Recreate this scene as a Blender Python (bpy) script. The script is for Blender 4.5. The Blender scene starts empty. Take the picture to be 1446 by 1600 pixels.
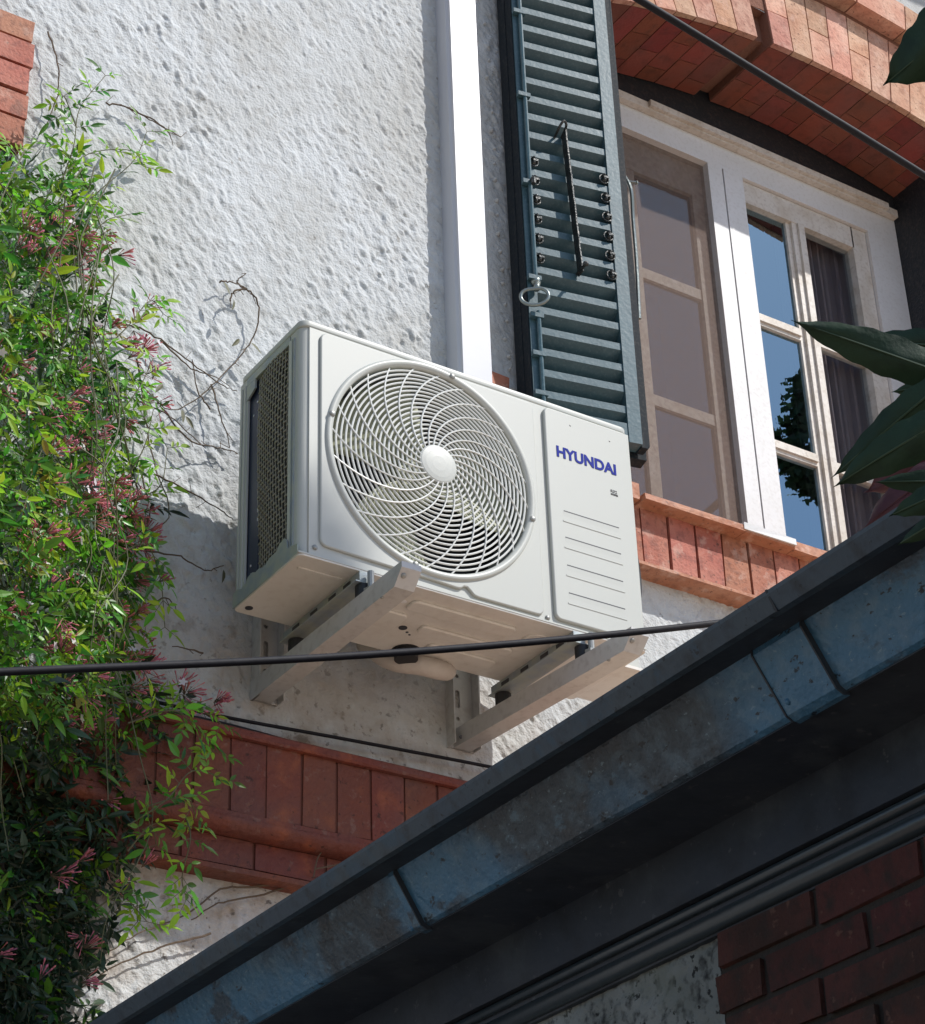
import bpy, bmesh, math, random
import numpy as np
from mathutils import Vector, Matrix
rnd = random.Random(7)
sc = bpy.context.scene
col = sc.collection

# ------------------------------------------------------------------ camera
CP = Vector((-1.7116, -3.4709, 1.5936))
RX = Vector((0.836684, -0.54682944, -0.03061779)).normalized()
RZ = Vector((0.48459886, 0.71310158, 0.50660644)).normalized()      # forward
RY = RZ.cross(RX).normalized()                                      # image down
RX = RY.cross(RZ).normalized()
FPX = 3400.6
cam = bpy.data.cameras.new('camera'); co = bpy.data.objects.new('camera', cam); col.objects.link(co)
co.matrix_world = Matrix(((RX.x, -RY.x, -RZ.x, CP.x), (RX.y, -RY.y, -RZ.y, CP.y), (RX.z, -RY.z, -RZ.z, CP.z), (0, 0, 0, 1)))
cam.sensor_fit = 'VERTICAL'; cam.sensor_height = 24.0; cam.lens = FPX / 1600 * 24.0
cam.clip_start = 0.05; cam.clip_end = 500
sc.camera = co

# ------------------------------------------------------------------ light
SUNV = Vector((0.85, -1.0, 1.5)).normalized()       # towards the sun
w = bpy.data.worlds.new('World'); sc.world = w; w.use_nodes = True
nt = w.node_tree
sky = nt.nodes.new('ShaderNodeTexSky'); sky.sky_type = 'NISHITA'; sky.sun_disc = False
sky.sun_elevation = math.asin(SUNV.z); sky.sun_rotation = math.atan2(SUNV.x, SUNV.y)
sky.altitude = 200; sky.air_density = 1.0; sky.dust_density = 0.6; sky.ozone_density = 1.5
nt.links.new(sky.outputs[0], nt.nodes['Background'].inputs[0]); nt.nodes['Background'].inputs[1].default_value = 0.13
sl = bpy.data.lights.new('sun', 'SUN'); sl.energy = 3.9; sl.angle = math.radians(0.53); sl.color = (1.0, 0.965, 0.92)
so = bpy.data.objects.new('sun', sl); col.objects.link(so)
so.rotation_euler = (-SUNV).to_track_quat('-Z', 'Y').to_euler()
sc.view_settings.view_transform = 'Standard'; sc.view_settings.look = 'None'
sc.view_settings.exposure = 0.15; sc.view_settings.gamma = 1.0
sc.cycles.max_bounces = 8

# ------------------------------------------------------------------ helpers
def at(px, py, y=None, x=None, z=None, d=None):
    r = (RX*((px-723)/FPX) + RY*((py-800)/FPX) + RZ)
    if d is not None: return CP + r.normalized()*d
    if y is not None: t = (y-CP.y)/r.y
    elif x is not None: t = (x-CP.x)/r.x
    else: t = (z-CP.z)/r.z
    return CP + r*t

def wloc(o):
    v = Vector((0, 0, 0))
    while o is not None: v = v+o.location; o = o.parent
    return v

def thing(name, label, cat, loc=(0, 0, 0), group=None):
    o = bpy.data.objects.new(name, None); o.empty_display_size = .1; col.objects.link(o); o.location = loc
    o['label'] = label; o['category'] = cat
    if group: o['group'] = group
    return o

def finish(o, parent, label=None, cat=None, group=None, kind=None):
    if parent is not None:
        o.parent = parent; o.data.transform(Matrix.Translation(-wloc(parent)))
    if label: o['label'] = label
    if cat: o['category'] = cat
    if group: o['group'] = group
    if kind: o['kind'] = kind
    return o

ROT = [None]
def obj(name, bm, m, parent=None, bevel=0, seg=1, smooth=False, **k):
    if bevel:
        bmesh.ops.bevel(bm, geom=[e for e in bm.edges if len(e.link_faces) == 2 and e.calc_face_angle(0) > .5], offset=bevel, segments=seg, affect='EDGES', profile=.5)
    me = bpy.data.meshes.new(name); bm.to_mesh(me); bm.free()
    if ROT[0] is not None: me.transform(ROT[0])
    if smooth:
        for p in me.polygons: p.use_smooth = True
    for mm in (m if isinstance(m, (list, tuple)) else [m]): me.materials.append(mm)
    o = bpy.data.objects.new(name, me); col.objects.link(o)
    return finish(o, parent, **k)

def raw(name, verts, faces, m, parent=None, smooth=False, mats=None, **k):
    me = bpy.data.meshes.new(name); me.from_pydata(verts, [], faces); me.update()
    for mm in (m if isinstance(m, (list, tuple)) else [m]): me.materials.append(mm)
    if mats is not None: me.polygons.foreach_set('material_index', mats)
    if smooth: me.polygons.foreach_set('use_smooth', [True]*len(me.polygons))
    o = bpy.data.objects.new(name, me); col.objects.link(o)
    return finish(o, parent, **k)

def NB(): return bmesh.new()
def hexa(bm, c):   # 8 corners: bottom 4 (ccw), top 4
    v = [bm.verts.new(p) for p in c]
    for f in ((3, 2, 1, 0), (4, 5, 6, 7), (0, 1, 5, 4), (1, 2, 6, 5), (2, 3, 7, 6), (3, 0, 4, 7)): bm.faces.new([v[i] for i in f])
def box(bm, x0, x1, y0, y1, z0, z1, j=0):
    q = lambda: rnd.uniform(-j, j) if j else 0
    hexa(bm, [(x0+q(), y0+q(), z0+q()), (x1+q(), y0+q(), z0+q()), (x1+q(), y1, z0+q()), (x0+q(), y1, z0+q()), (x0+q(), y0+q(), z1+q()), (x1+q(), y0+q(), z1+q()), (x1+q(), y1, z1+q()), (x0+q(), y1, z1+q())])
def prism(bm, prof, f, a, b):
    """extrude closed profile; f(u,v,t) -> point"""
    A = [bm.verts.new(f(u, v, a)) for u, v in prof]; B = [bm.verts.new(f(u, v, b)) for u, v in prof]
    n = len(prof)
    bm.faces.new(A[::-1]); bm.faces.new(B)
    for i in range(n): bm.faces.new((A[i], A[(i+1) % n], B[(i+1) % n], B[i]))
def tube(bm, pts, r, n=8, r2=None, closed=False, cap=True):
    pts = [Vector(p) for p in pts]; L = len(pts); rings = []; up = None
    for i, p in enumerate(pts):
        if closed: t = (pts[(i+1) % L]-pts[i-1])
        else: t = pts[min(i+1, L-1)]-pts[max(i-1, 0)]
        t.normalize()
        if up is None: up = t.orthogonal().normalized()
        up = (up-t*up.dot(t)).normalized(); s = t.cross(up)
        rr = r if r2 is None else r+(r2-r)*i/(L-1)
        rings.append([bm.verts.new(p+(up*math.cos(2*math.pi*k/n)+s*math.sin(2*math.pi*k/n))*rr) for k in range(n)])
    for i in range(L if closed else L-1):
        a, b = rings[i], rings[(i+1) % L]
        for k in range(n): bm.faces.new((a[k], a[(k+1) % n], b[(k+1) % n], b[k]))
    if not closed and cap: bm.faces.new(rings[0][::-1]); bm.faces.new(rings[-1])
def smoothpath(P, n=8):
    P = [Vector(p) for p in P]; Q = [P[0]*2-P[1]]+P+[P[-1]*2-P[-2]]; out = []
    for i in range(1, len(Q)-2):
        for k in range(n):
            t = k/n; a, b, c, d = Q[i-1:i+3]
            out.append(.5*((2*b)+(c-a)*t+(2*a-5*b+4*c-d)*t*t+(3*b-a-3*c+d)*t**3))
    out.append(P[-1]); return out
def disc(bm, c, ax, r, h, n=20):
    ax = Vector(ax).normalized(); c = Vector(c)
    tube(bm, [c, c+ax*h], r, n)
def dome(bm, c, ax, r, h, n=16, m=4):
    ax = Vector(ax).normalized(); c = Vector(c); u = ax.orthogonal().normalized(); s = ax.cross(u); prev = None
    for i in range(m+1):
        a = math.pi/2*i/m
        if i == m: ring = [bm.verts.new(c+ax*h)]
        else: ring = [bm.verts.new(c+ax*h*math.sin(a)+(u*math.cos(2*math.pi*k/n)+s*math.sin(2*math.pi*k/n))*r*math.cos(a)) for k in range(n)]
        if prev:
            for k in range(n):
                if i == m: bm.faces.new((prev[k], prev[(k+1) % n], ring[0]))
                else: bm.faces.new((prev[k], prev[(k+1) % n], ring[(k+1) % n], ring[k]))
        prev = ring
def rrect(x0, x1, z0, z1, r, n=6):
    P = []
    for cx, cz, a0 in ((x1-r, z1-r, 0), (x0+r, z1-r, 90), (x0+r, z0+r, 180), (x1-r, z0+r, 270)):
        for k in range(n+1):
            a = math.radians(a0+90*k/n); P.append((cx+r*math.cos(a), cz+r*math.sin(a)))
    return P
def circ(cx, cz, r, n=96): return [(cx+r*math.cos(2*math.pi*k/n), cz+r*math.sin(2*math.pi*k/n)) for k in range(n)]
def plate(name, outs, y, depth, bev, m, parent, axis='y', smooth=False, **k):
    """flat plate with holes, filled 2-D outlines; plane xz at y (front towards -y)"""
    cu = bpy.data.curves.new('outline', 'CURVE'); cu.dimensions = '2D'; cu.fill_mode = 'BOTH'
    for P in outs:
        s = cu.splines.new('POLY'); s.points.add(len(P)-1); s.use_cyclic_u = True
        for i, p in enumerate(P): s.points[i].co = (p[0], p[1], 0, 1)
    cu.extrude = max(depth/2-bev, 0.0002); cu.bevel_depth = bev; cu.bevel_resolution = 2; cu.offset = -bev
    t = bpy.data.objects.new('outline', cu); col.objects.link(t); bpy.context.view_layer.update()
    me = bpy.data.meshes.new_from_object(t.evaluated_get(bpy.context.evaluated_depsgraph_get()))
    bpy.data.objects.remove(t); bpy.data.curves.remove(cu)
    me.name = name
    if axis == 'y': M = Matrix(((1, 0, 0, 0), (0, 0, -1, y), (0, 1, 0, 0), (0, 0, 0, 1)))
    elif axis == 'x': M = Matrix(((0, 0, 1, y), (1, 0, 0, 0), (0, 1, 0, 0), (0, 0, 0, 1)))     # outline (y,z) at x = y-arg
    else: M = Matrix(((1, 0, 0, 0), (0, 1, 0, 0), (0, 0, 1, y), (0, 0, 0, 1)))
    me.transform(M); me.materials.clear(); me.materials.append(m)
    if smooth:
        for p in me.polygons: p.use_smooth = False
    o = bpy.data.objects.new(name, me); col.objects.link(o)
    return finish(o, parent, **k)

# ------------------------------------------------------------------ materials
def mat(name, c, rough=.6, metal=0, spec=.5, var=None, vs=6, bump=0, bs=40, c2=None, v2=0, s2=30, trans=0, coat=0, island=None, stretch=None, detail=4, thr=(.4, .65), bdist=.01):
    """base colour c, blotches of colour var at scale vs, fine speckle c2 amount v2 at scale s2"""
    m = bpy.data.materials.new(name); m.use_nodes = True; t = m.node_tree; N = t.nodes; L = t.links
    b = N['Principled BSDF']; b.inputs['Roughness'].default_value = rough; b.inputs['Metallic'].default_value = metal
    b.inputs['Specular IOR Level'].default_value = spec; b.inputs['Coat Weight'].default_value = coat
    tc = N.new('ShaderNodeTexCoord'); src = tc.outputs['Object']
    if stretch:
        mp = N.new('ShaderNodeMapping'); mp.inputs['Scale'].default_value = stretch; L.new(src, mp.inputs[0]); src = mp.outputs[0]
    rgb = N.new('ShaderNodeRGB'); rgb.outputs[0].default_value = (*c, 1); cur = rgb.outputs[0]
    def mixin(cur, c2, fac):
        mx = N.new('ShaderNodeMix'); mx.data_type = 'RGBA'; L.new(fac, mx.inputs[0]); L.new(cur, mx.inputs[6]); mx.inputs[7].default_value = (*c2, 1); return mx.outputs[2]
    def noise(s, lo, hi, amt=1.0, det=4):
        n = N.new('ShaderNodeTexNoise'); n.inputs['Scale'].default_value = s; n.inputs['Detail'].default_value = det; L.new(src, n.inputs[0])
        r = N.new('ShaderNodeMapRange'); r.inputs[1].default_value = lo; r.inputs[2].default_value = hi; r.inputs[4].default_value = amt; L.new(n.outputs[0], r.inputs[0]); return r.outputs[0]
    if var: cur = mixin(cur, var, noise(vs, *thr, det=detail))
    if c2: cur = mixin(cur, c2, noise(s2, .5, .7, v2))
    if island:
        g = N.new('ShaderNodeNewGeometry'); hs = N.new('ShaderNodeHueSaturation')
        r = N.new('ShaderNodeMapRange'); r.inputs[3].default_value = 1-island[0]; r.inputs[4].default_value = 1+island[0]; L.new(g.outputs['Random Per Island'], r.inputs[0]); L.new(r.outputs[0], hs.inputs['Value'])
        wn = N.new('ShaderNodeTexWhiteNoise'); wn.noise_dimensions = '1D'; L.new(g.outputs['Random Per Island'], wn.inputs['W'])
        r2 = N.new('ShaderNodeMapRange'); r2.inputs[3].default_value = .5-island[1]; r2.inputs[4].default_value = .5+island[1]; L.new(wn.outputs[0], r2.inputs[0]); L.new(r2.outputs[0], hs.inputs['Hue'])
        L.new(cur, hs.inputs['Color']); cur = hs.outputs[0]
    L.new(cur, b.inputs['Base Color'])
    if bump:
        n = N.new('ShaderNodeTexNoise'); n.inputs['Scale'].default_value = bs; n.inputs['Detail'].default_value = 5; L.new(src, n.inputs[0])
        bp = N.new('ShaderNodeBump'); bp.inputs['Strength'].default_value = bump; bp.inputs['Distance'].default_value = bdist; L.new(n.outputs[0], bp.inputs['Height']); L.new(bp.outputs[0], b.inputs['Normal'])
    if trans:
        tr = N.new('ShaderNodeBsdfTranslucent'); L.new(cur, tr.inputs[0]); ms = N.new('ShaderNodeMixShader'); ms.inputs[0].default_value = trans
        L.new(b.outputs[0], ms.inputs[1]); L.new(tr.outputs[0], ms.inputs[2]); L.new(ms.outputs[0], N['Material Output'].inputs[0])
    return m

M = {}
M['stucco'] = mat('white_roughcast', (.61, .635, .645), .9, spec=.15, var=(.52, .53, .52), vs=2.4, detail=8, c2=(.33, .31, .28), v2=.30, s2=26, bump=.8, bs=170, bdist=.004)
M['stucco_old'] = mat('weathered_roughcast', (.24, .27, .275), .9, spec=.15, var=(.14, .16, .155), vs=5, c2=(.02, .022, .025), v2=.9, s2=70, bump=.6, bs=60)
M['brick'] = mat('orange_brick', (.56, .29, .205), .85, spec=.2, var=(.66, .42, .31), vs=7, c2=(.30, .13, .09), v2=.5, s2=45, bump=.35, bs=90, island=(.17, .014))
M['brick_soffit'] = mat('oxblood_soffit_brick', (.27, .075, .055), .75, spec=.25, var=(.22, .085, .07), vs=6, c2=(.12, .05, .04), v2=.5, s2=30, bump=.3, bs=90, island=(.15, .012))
M['brick_red'] = mat('painted_red_brick', (.40, .135, .085), .7, spec=.3, var=(.46, .19, .125), vs=9, c2=(.16, .06, .045), v2=.6, s2=60, bump=.25, bs=120, island=(.09, .01))
M['brick_dark'] = mat('dark_red_brick', (.165, .047, .031), .6, spec=.3, var=(.145, .055, .042), vs=8, c2=(.27, .08, .035), v2=.5, s2=18, bump=.6, bs=70, detail=8, island=(.08, .008))
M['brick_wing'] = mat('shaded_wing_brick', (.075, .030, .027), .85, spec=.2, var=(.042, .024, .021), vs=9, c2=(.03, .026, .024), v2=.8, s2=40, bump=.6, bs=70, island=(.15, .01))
M['ledge_joint'] = mat('dark_red_joint', (.13, .045, .03), .9)
M['mortar'] = mat('brick_mortar', (.17, .085, .06), .95, spec=.1, bump=.5, bs=150)
M['mortar_l'] = mat('arch_mortar', (.25, .13, .095), .95, spec=.1, bump=.5, bs=150)
M['tile'] = mat('clay_sill_tile', (.43, .175, .095), .6, spec=.35, var=(.5, .235, .14), vs=8, c2=(.25, .10, .06), v2=.6, s2=50, bump=.3, bs=80)
M['white'] = mat('white_window_paint', (.74, .74, .74), .5, var=(.70, .70, .69), vs=9, c2=(.42, .38, .33), v2=.22, s2=90, bump=.05, bs=60)
M['cream'] = mat('cream_sash_paint', (.70, .66, .60), .5, var=(.60, .54, .46), vs=12, c2=(.3, .22, .16), v2=.35, s2=80, bump=.08, bs=120)
M['ac'] = mat('ivory_powder_coat', (.515, .53, .495), .4, spec=.4, var=(.50, .515, .475), vs=2, bump=.03, bs=900)
M['ac_wire'] = mat('white_grille_wire', (.74, .75, .72), .4, spec=.4)
M['ac_in'] = mat('ivory_plastic_fan', (.36, .37, .25), .5, spec=.4)
M['ac_base'] = mat('galvanised_base_pan', (.74, .715, .66), .36, metal=.15, spec=.6, var=(.70, .67, .61), vs=7, c2=(.45, .38, .31), v2=.2, s2=50, bump=.06, bs=30)
M['ac_flange'] = mat('greenish_zinc_flange', (.42, .45, .40), .5, metal=.3, var=(.33, .38, .42), vs=30, bump=.1, bs=80)
M['ac_dark'] = mat('dark_cavity_paint', (.035, .037, .045), .5)
M['coil'] = mat('dark_coil_fins', (.10, .10, .09), .5, metal=.4, bump=.8, bs=300, stretch=(1, 8, .1))
M['net'] = mat('olive_guard_net', (.36, .35, .29), .5)
M['navy'] = mat('navy_tube_sheet', (.035, .045, .085), .4, metal=.3)
M['steel'] = mat('bracket_grey_steel', (.60, .595, .57), .36, metal=.25, spec=.5, var=(.53, .52, .50), vs=6, c2=(.28, .25, .22), v2=.3, s2=60, bump=.05, bs=60)
M['zinc'] = mat('zinc_screw', (.33, .33, .31), .45, metal=.5)
M['blue'] = mat('blue_lettering', (.014, .028, .28), .6, spec=.1)
M['ink'] = mat('grey_print', (.12, .12, .13), .5)
M['rubber'] = mat('black_rubber', (.02, .02, .022), .6)
M['cable'] = mat('black_cable_sheath', (.014, .014, .018), .65, spec=.25, bump=.1, bs=60)
M['pvc'] = mat('white_plastic_trunking', (.57, .58, .61), .35, spec=.5, var=(.54, .55, .59), vs=3, bump=.02, bs=20)
M['green'] = mat('glossy_dark_green_paint', (.046, .098, .118), .36, spec=.45, var=(.058, .118, .140), vs=14, c2=(.17, .24, .27), v2=.25, s2=160, bump=.14, bs=80, bdist=.003)
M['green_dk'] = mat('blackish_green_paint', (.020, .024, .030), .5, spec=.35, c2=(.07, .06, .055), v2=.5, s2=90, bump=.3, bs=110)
M['edge'] = mat('black_green_edge_paint', (.016, .022, .028), .65, spec=.12, c2=(.10, .09, .08), v2=.35, s2=120)
M['iron'] = mat('black_ironwork', (.045, .05, .05), .4, metal=.5, spec=.5, c2=(.2, .18, .16), v2=.5, s2=120, bump=.4, bs=150)
M['pewter'] = mat('worn_grey_metal', (.28, .31, .29), .35, metal=.7, bump=.1, bs=120)
M['mould'] = mat('dark_moulding_paint', (.022, .033, .040), .3, spec=.6, bump=.1, bs=40)
M['slate'] = mat('blue_black_gutter_metal', (.032, .050, .066), .40, metal=.1, spec=.55, var=(.050, .155, .265), vs=3.4, c2=(.13, .21, .27), v2=.40, s2=42, bump=.8, bs=100, thr=(.45, .57), bdist=.004, detail=14)
M['slate_lip'] = mat('grey_blue_gutter_lip', (.046, .070, .088), .45, spec=.45, var=(.03, .055, .085), vs=5, c2=(.015, .02, .026), v2=.6, s2=50, bump=.3, bs=90, bdist=.004)
M['slate2'] = mat('dark_soffit_paint', (.024, .033, .047), .5, spec=.3, var=(.034, .042, .052), vs=4, c2=(.014, .018, .024), v2=.6, s2=20, bump=.15, bs=25)
M['ground'] = mat('terracotta_paving', (.27, .20, .155), .85, var=(.22, .16, .12), vs=2, c2=(.16, .12, .09), v2=.5, s2=12, bump=.3, bs=30)
M['roof'] = mat('clay_roof', (.68, .52, .40), .8, var=(.60, .46, .34), vs=3, bump=.5, bs=20)
M['room'] = mat('dim_room_wall', (.22, .17, .17), .9, var=(.18, .14, .14), vs=2)
M['curtain'] = mat('grey_net_curtain', (.30, .25, .28), .9, var=(.42, .37, .39), vs=9, stretch=(1, 1, .1), trans=.2)
M['leaf'] = mat('jasmine_leaf', (.070, .205, .026), .38, spec=.5, var=(.12, .31, .03), vs=6, trans=.36, island=(.6, .03))
M['leaf_shade'] = mat('shade_tinted_jasmine_leaf', (.022, .050, .028), .4, spec=.5, var=(.030, .065, .03), vs=6, trans=.2, island=(.6, .03))  # darker copy of the leaf green, standing in for shade low down
M['leaf_y'] = mat('young_jasmine_leaf', (.28, .54, .035), .45, spec=.4, var=(.34, .30, .05), vs=5, thr=(.58, .66), trans=.5, island=(.3, .04))
M['bud'] = mat('pink_jasmine_bud', (.62, .20, .25), .5, spec=.3, trans=.25, island=(.3, .03))
M['petal'] = mat('white_jasmine_petal', (.8, .74, .78), .5, trans=.3)
M['stem'] = mat('brown_vine_stem', (.12, .085, .055), .8, c2=(.07, .05, .04), v2=.7, s2=60, bump=.3, bs=100)
M['stem_g'] = mat('green_vine_stem', (.10, .10, .045), .6)
M['bigleaf'] = mat('dark_broad_leaf', (.016, .036, .018), .55, spec=.25, var=(.021, .046, .022), vs=14, bump=.2, bs=60, c2=(.010, .020, .012), v2=.6, s2=35, trans=.03)
M['rib'] = mat('leaf_midrib', (.035, .065, .03), .6)
M['redleaf'] = mat('burgundy_leaf', (.045, .014, .02), .5, spec=.3, var=(.085, .03, .035), vs=16, bump=.3, bs=60, trans=.06)
M['treeleaf'] = mat('tree_foliage', (.035, .065, .022), .6, trans=.15, island=(.3, .02))
M['bark'] = mat('tree_bark', (.11, .08, .06), .9, bump=.6, bs=15)

def glassmat(name, tint, gl, rough=0.0):
    m = bpy.data.materials.new(name); m.use_nodes = True; t = m.node_tree; N = t.nodes; L = t.links
    N.remove(N['Principled BSDF'])
    g = N.new('ShaderNodeBsdfGlossy'); g.inputs['Roughness'].default_value = rough; g.inputs[0].default_value = (.52, .80, 1, 1)
    tr = N.new('ShaderNodeBsdfTransparent'); tr.inputs[0].default_value = (*tint, 1)
    fr = N.new('ShaderNodeFresnel'); fr.inputs[0].default_value = 1.9
    ad = N.new('ShaderNodeMath'); ad.operation = 'ADD'; ad.inputs[1].default_value = gl; L.new(fr.outputs[0], ad.inputs[0]); ad.use_clamp = True
    gm = N.new('ShaderNodeNewGeometry'); sb = N.new('ShaderNodeMath'); sb.operation = 'SUBTRACT'; sb.inputs[0].default_value = 1; L.new(gm.outputs['Backfacing'], sb.inputs[1])
    mu = N.new('ShaderNodeMath'); mu.operation = 'MULTIPLY'; L.new(ad.outputs[0], mu.inputs[0]); L.new(sb.outputs[0], mu.inputs[1])      # the far face of the pane adds no second mirror
    mx = N.new('ShaderNodeMixShader'); L.new(mu.outputs[0], mx.inputs[0]); L.new(tr.outputs[0], mx.inputs[1]); L.new(g.outputs[0], mx.inputs[2])
    n = N.new('ShaderNodeTexNoise'); n.inputs['Scale'].default_value = 5; bp = N.new('ShaderNodeBump'); bp.inputs['Strength'].default_value = .05; bp.inputs['Distance'].default_value = .001
    L.new(n.outputs[0], bp.inputs['Height']); L.new(bp.outputs[0], g.inputs['Normal'])
    L.new(mx.outputs[0], N['Material Output'].inputs[0]); return m
M['glass'] = glassmat('window_glass', (.55, .57, .6), .24); M['glass2'] = glassmat('clear_window_glass', (.85, .85, .85), .05)
def screenmat():
    m = bpy.data.materials.new('brown_insect_mesh'); m.use_nodes = True; t = m.node_tree; N = t.nodes; L = t.links
    b = N['Principled BSDF']; b.inputs['Base Color'].default_value = (.18, .112, .082, 1); b.inputs['Roughness'].default_value = .8
    tc = N.new('ShaderNodeTexCoord'); n = N.new('ShaderNodeTexNoise'); n.inputs['Scale'].default_value = 60; n.inputs['Detail'].default_value = 8; L.new(tc.outputs['Object'], n.inputs[0])
    r = N.new('ShaderNodeMapRange'); r.inputs[3].default_value = .26; r.inputs[4].default_value = .46; L.new(n.outputs[0], r.inputs[0])
    tr = N.new('ShaderNodeBsdfTransparent'); mx = N.new('ShaderNodeMixShader'); L.new(r.outputs[0], mx.inputs[0])
    L.new(tr.outputs[0], mx.inputs[1]); L.new(b.outputs[0], mx.inputs[2]); L.new(mx.outputs[0], N['Material Output'].inputs[0]); return m
M['screen'] = screenmat()

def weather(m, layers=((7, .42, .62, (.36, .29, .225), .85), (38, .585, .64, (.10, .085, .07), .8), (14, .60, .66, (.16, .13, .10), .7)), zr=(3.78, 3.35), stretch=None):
    t = m.node_tree; N = t.nodes; L = t.links; b = N['Principled BSDF']; old = b.inputs['Base Color'].links[0].from_socket
    tc = N.new('ShaderNodeTexCoord'); sp = N.new('ShaderNodeSeparateXYZ'); L.new(tc.outputs['Object'], sp.inputs[0])
    z = N.new('ShaderNodeMapRange'); L.new(sp.outputs['Z'], z.inputs[0])
    if zr: z.inputs[1].default_value, z.inputs[2].default_value = zr
    else: z.inputs[1].default_value, z.inputs[2].default_value = -2, -1      # everywhere
    vec = tc.outputs['Object']
    if stretch:
        mp = N.new('ShaderNodeMapping'); mp.inputs['Scale'].default_value = stretch; L.new(vec, mp.inputs[0]); vec = mp.outputs[0]
    cur = old
    for sc_, lo, hi, c, am in layers:
        n = N.new('ShaderNodeTexNoise'); n.inputs['Scale'].default_value = sc_; n.inputs['Detail'].default_value = 8; n.inputs['Roughness'].default_value = .62; L.new(vec, n.inputs[0])
        r = N.new('ShaderNodeMapRange'); r.inputs[1].default_value = lo; r.inputs[2].default_value = hi; r.inputs[4].default_value = am; L.new(n.outputs[0], r.inputs[0])
        mu = N.new('ShaderNodeMath'); mu.operation = 'MULTIPLY'; L.new(r.outputs[0], mu.inputs[0]); L.new(z.outputs[0], mu.inputs[1])
        mx = N.new('ShaderNodeMix'); mx.data_type = 'RGBA'; L.new(mu.outputs[0], mx.inputs[0]); L.new(cur, mx.inputs[6]); mx.inputs[7].default_value = (*c, 1); cur = mx.outputs[2]
    L.new(cur, b.inputs['Base Color'])
weather(M['slate'], ((11, .55, .60, (.030, .036, .042), .75), (34, .60, .64, (.11, .21, .29), .45), (75, .62, .65, (.006, .009, .013), .9), (160, .63, .66, (.2, .3, .36), .5)), zr=None, stretch=(1, .55, 1))
weather(M['slate_lip'], ((16, .56, .62, (.03, .07, .11), .7), (90, .62, .66, (.008, .011, .015), .8)), zr=None)
weather(M['slate2'], ((8, .55, .62, (.045, .058, .070), .6), (60, .63, .66, (.09, .10, .11), .5)), zr=None)
for k_ in ('brick', 'brick_red', 'tile'): weather(M[k_], ((95, .62, .655, (.10, .045, .03), .75), (24, .56, .66, (.66, .45, .36), .40), (13, .60, .68, (.16, .10, .08), .5)), zr=None)
weather(M['brick_dark'], ((60, .62, .66, (.05, .02, .015), .8), (18, .58, .66, (.30, .095, .045), .3), (40, .60, .66, (.24, .15, .12), .4)), zr=None)
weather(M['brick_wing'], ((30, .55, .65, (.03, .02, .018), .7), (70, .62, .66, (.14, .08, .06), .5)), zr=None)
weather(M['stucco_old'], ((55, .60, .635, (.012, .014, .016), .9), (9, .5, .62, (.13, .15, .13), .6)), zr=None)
weather(M['stucco'], ((3.2, .50, .66, (.42, .41, .375), .45), (48, .635, .665, (.20, .18, .15), .55)), zr=None)
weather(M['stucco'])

# ------------------------------------------------------------------ ground
bm = NB(); v = [bm.verts.new(p) for p in ((-80, -80, 0), (80, -80, 0), (80, 80, 0), (-80, 80, 0))]; bm.faces.new(v)
obj('ground', bm, M['ground'], kind='structure')

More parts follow.
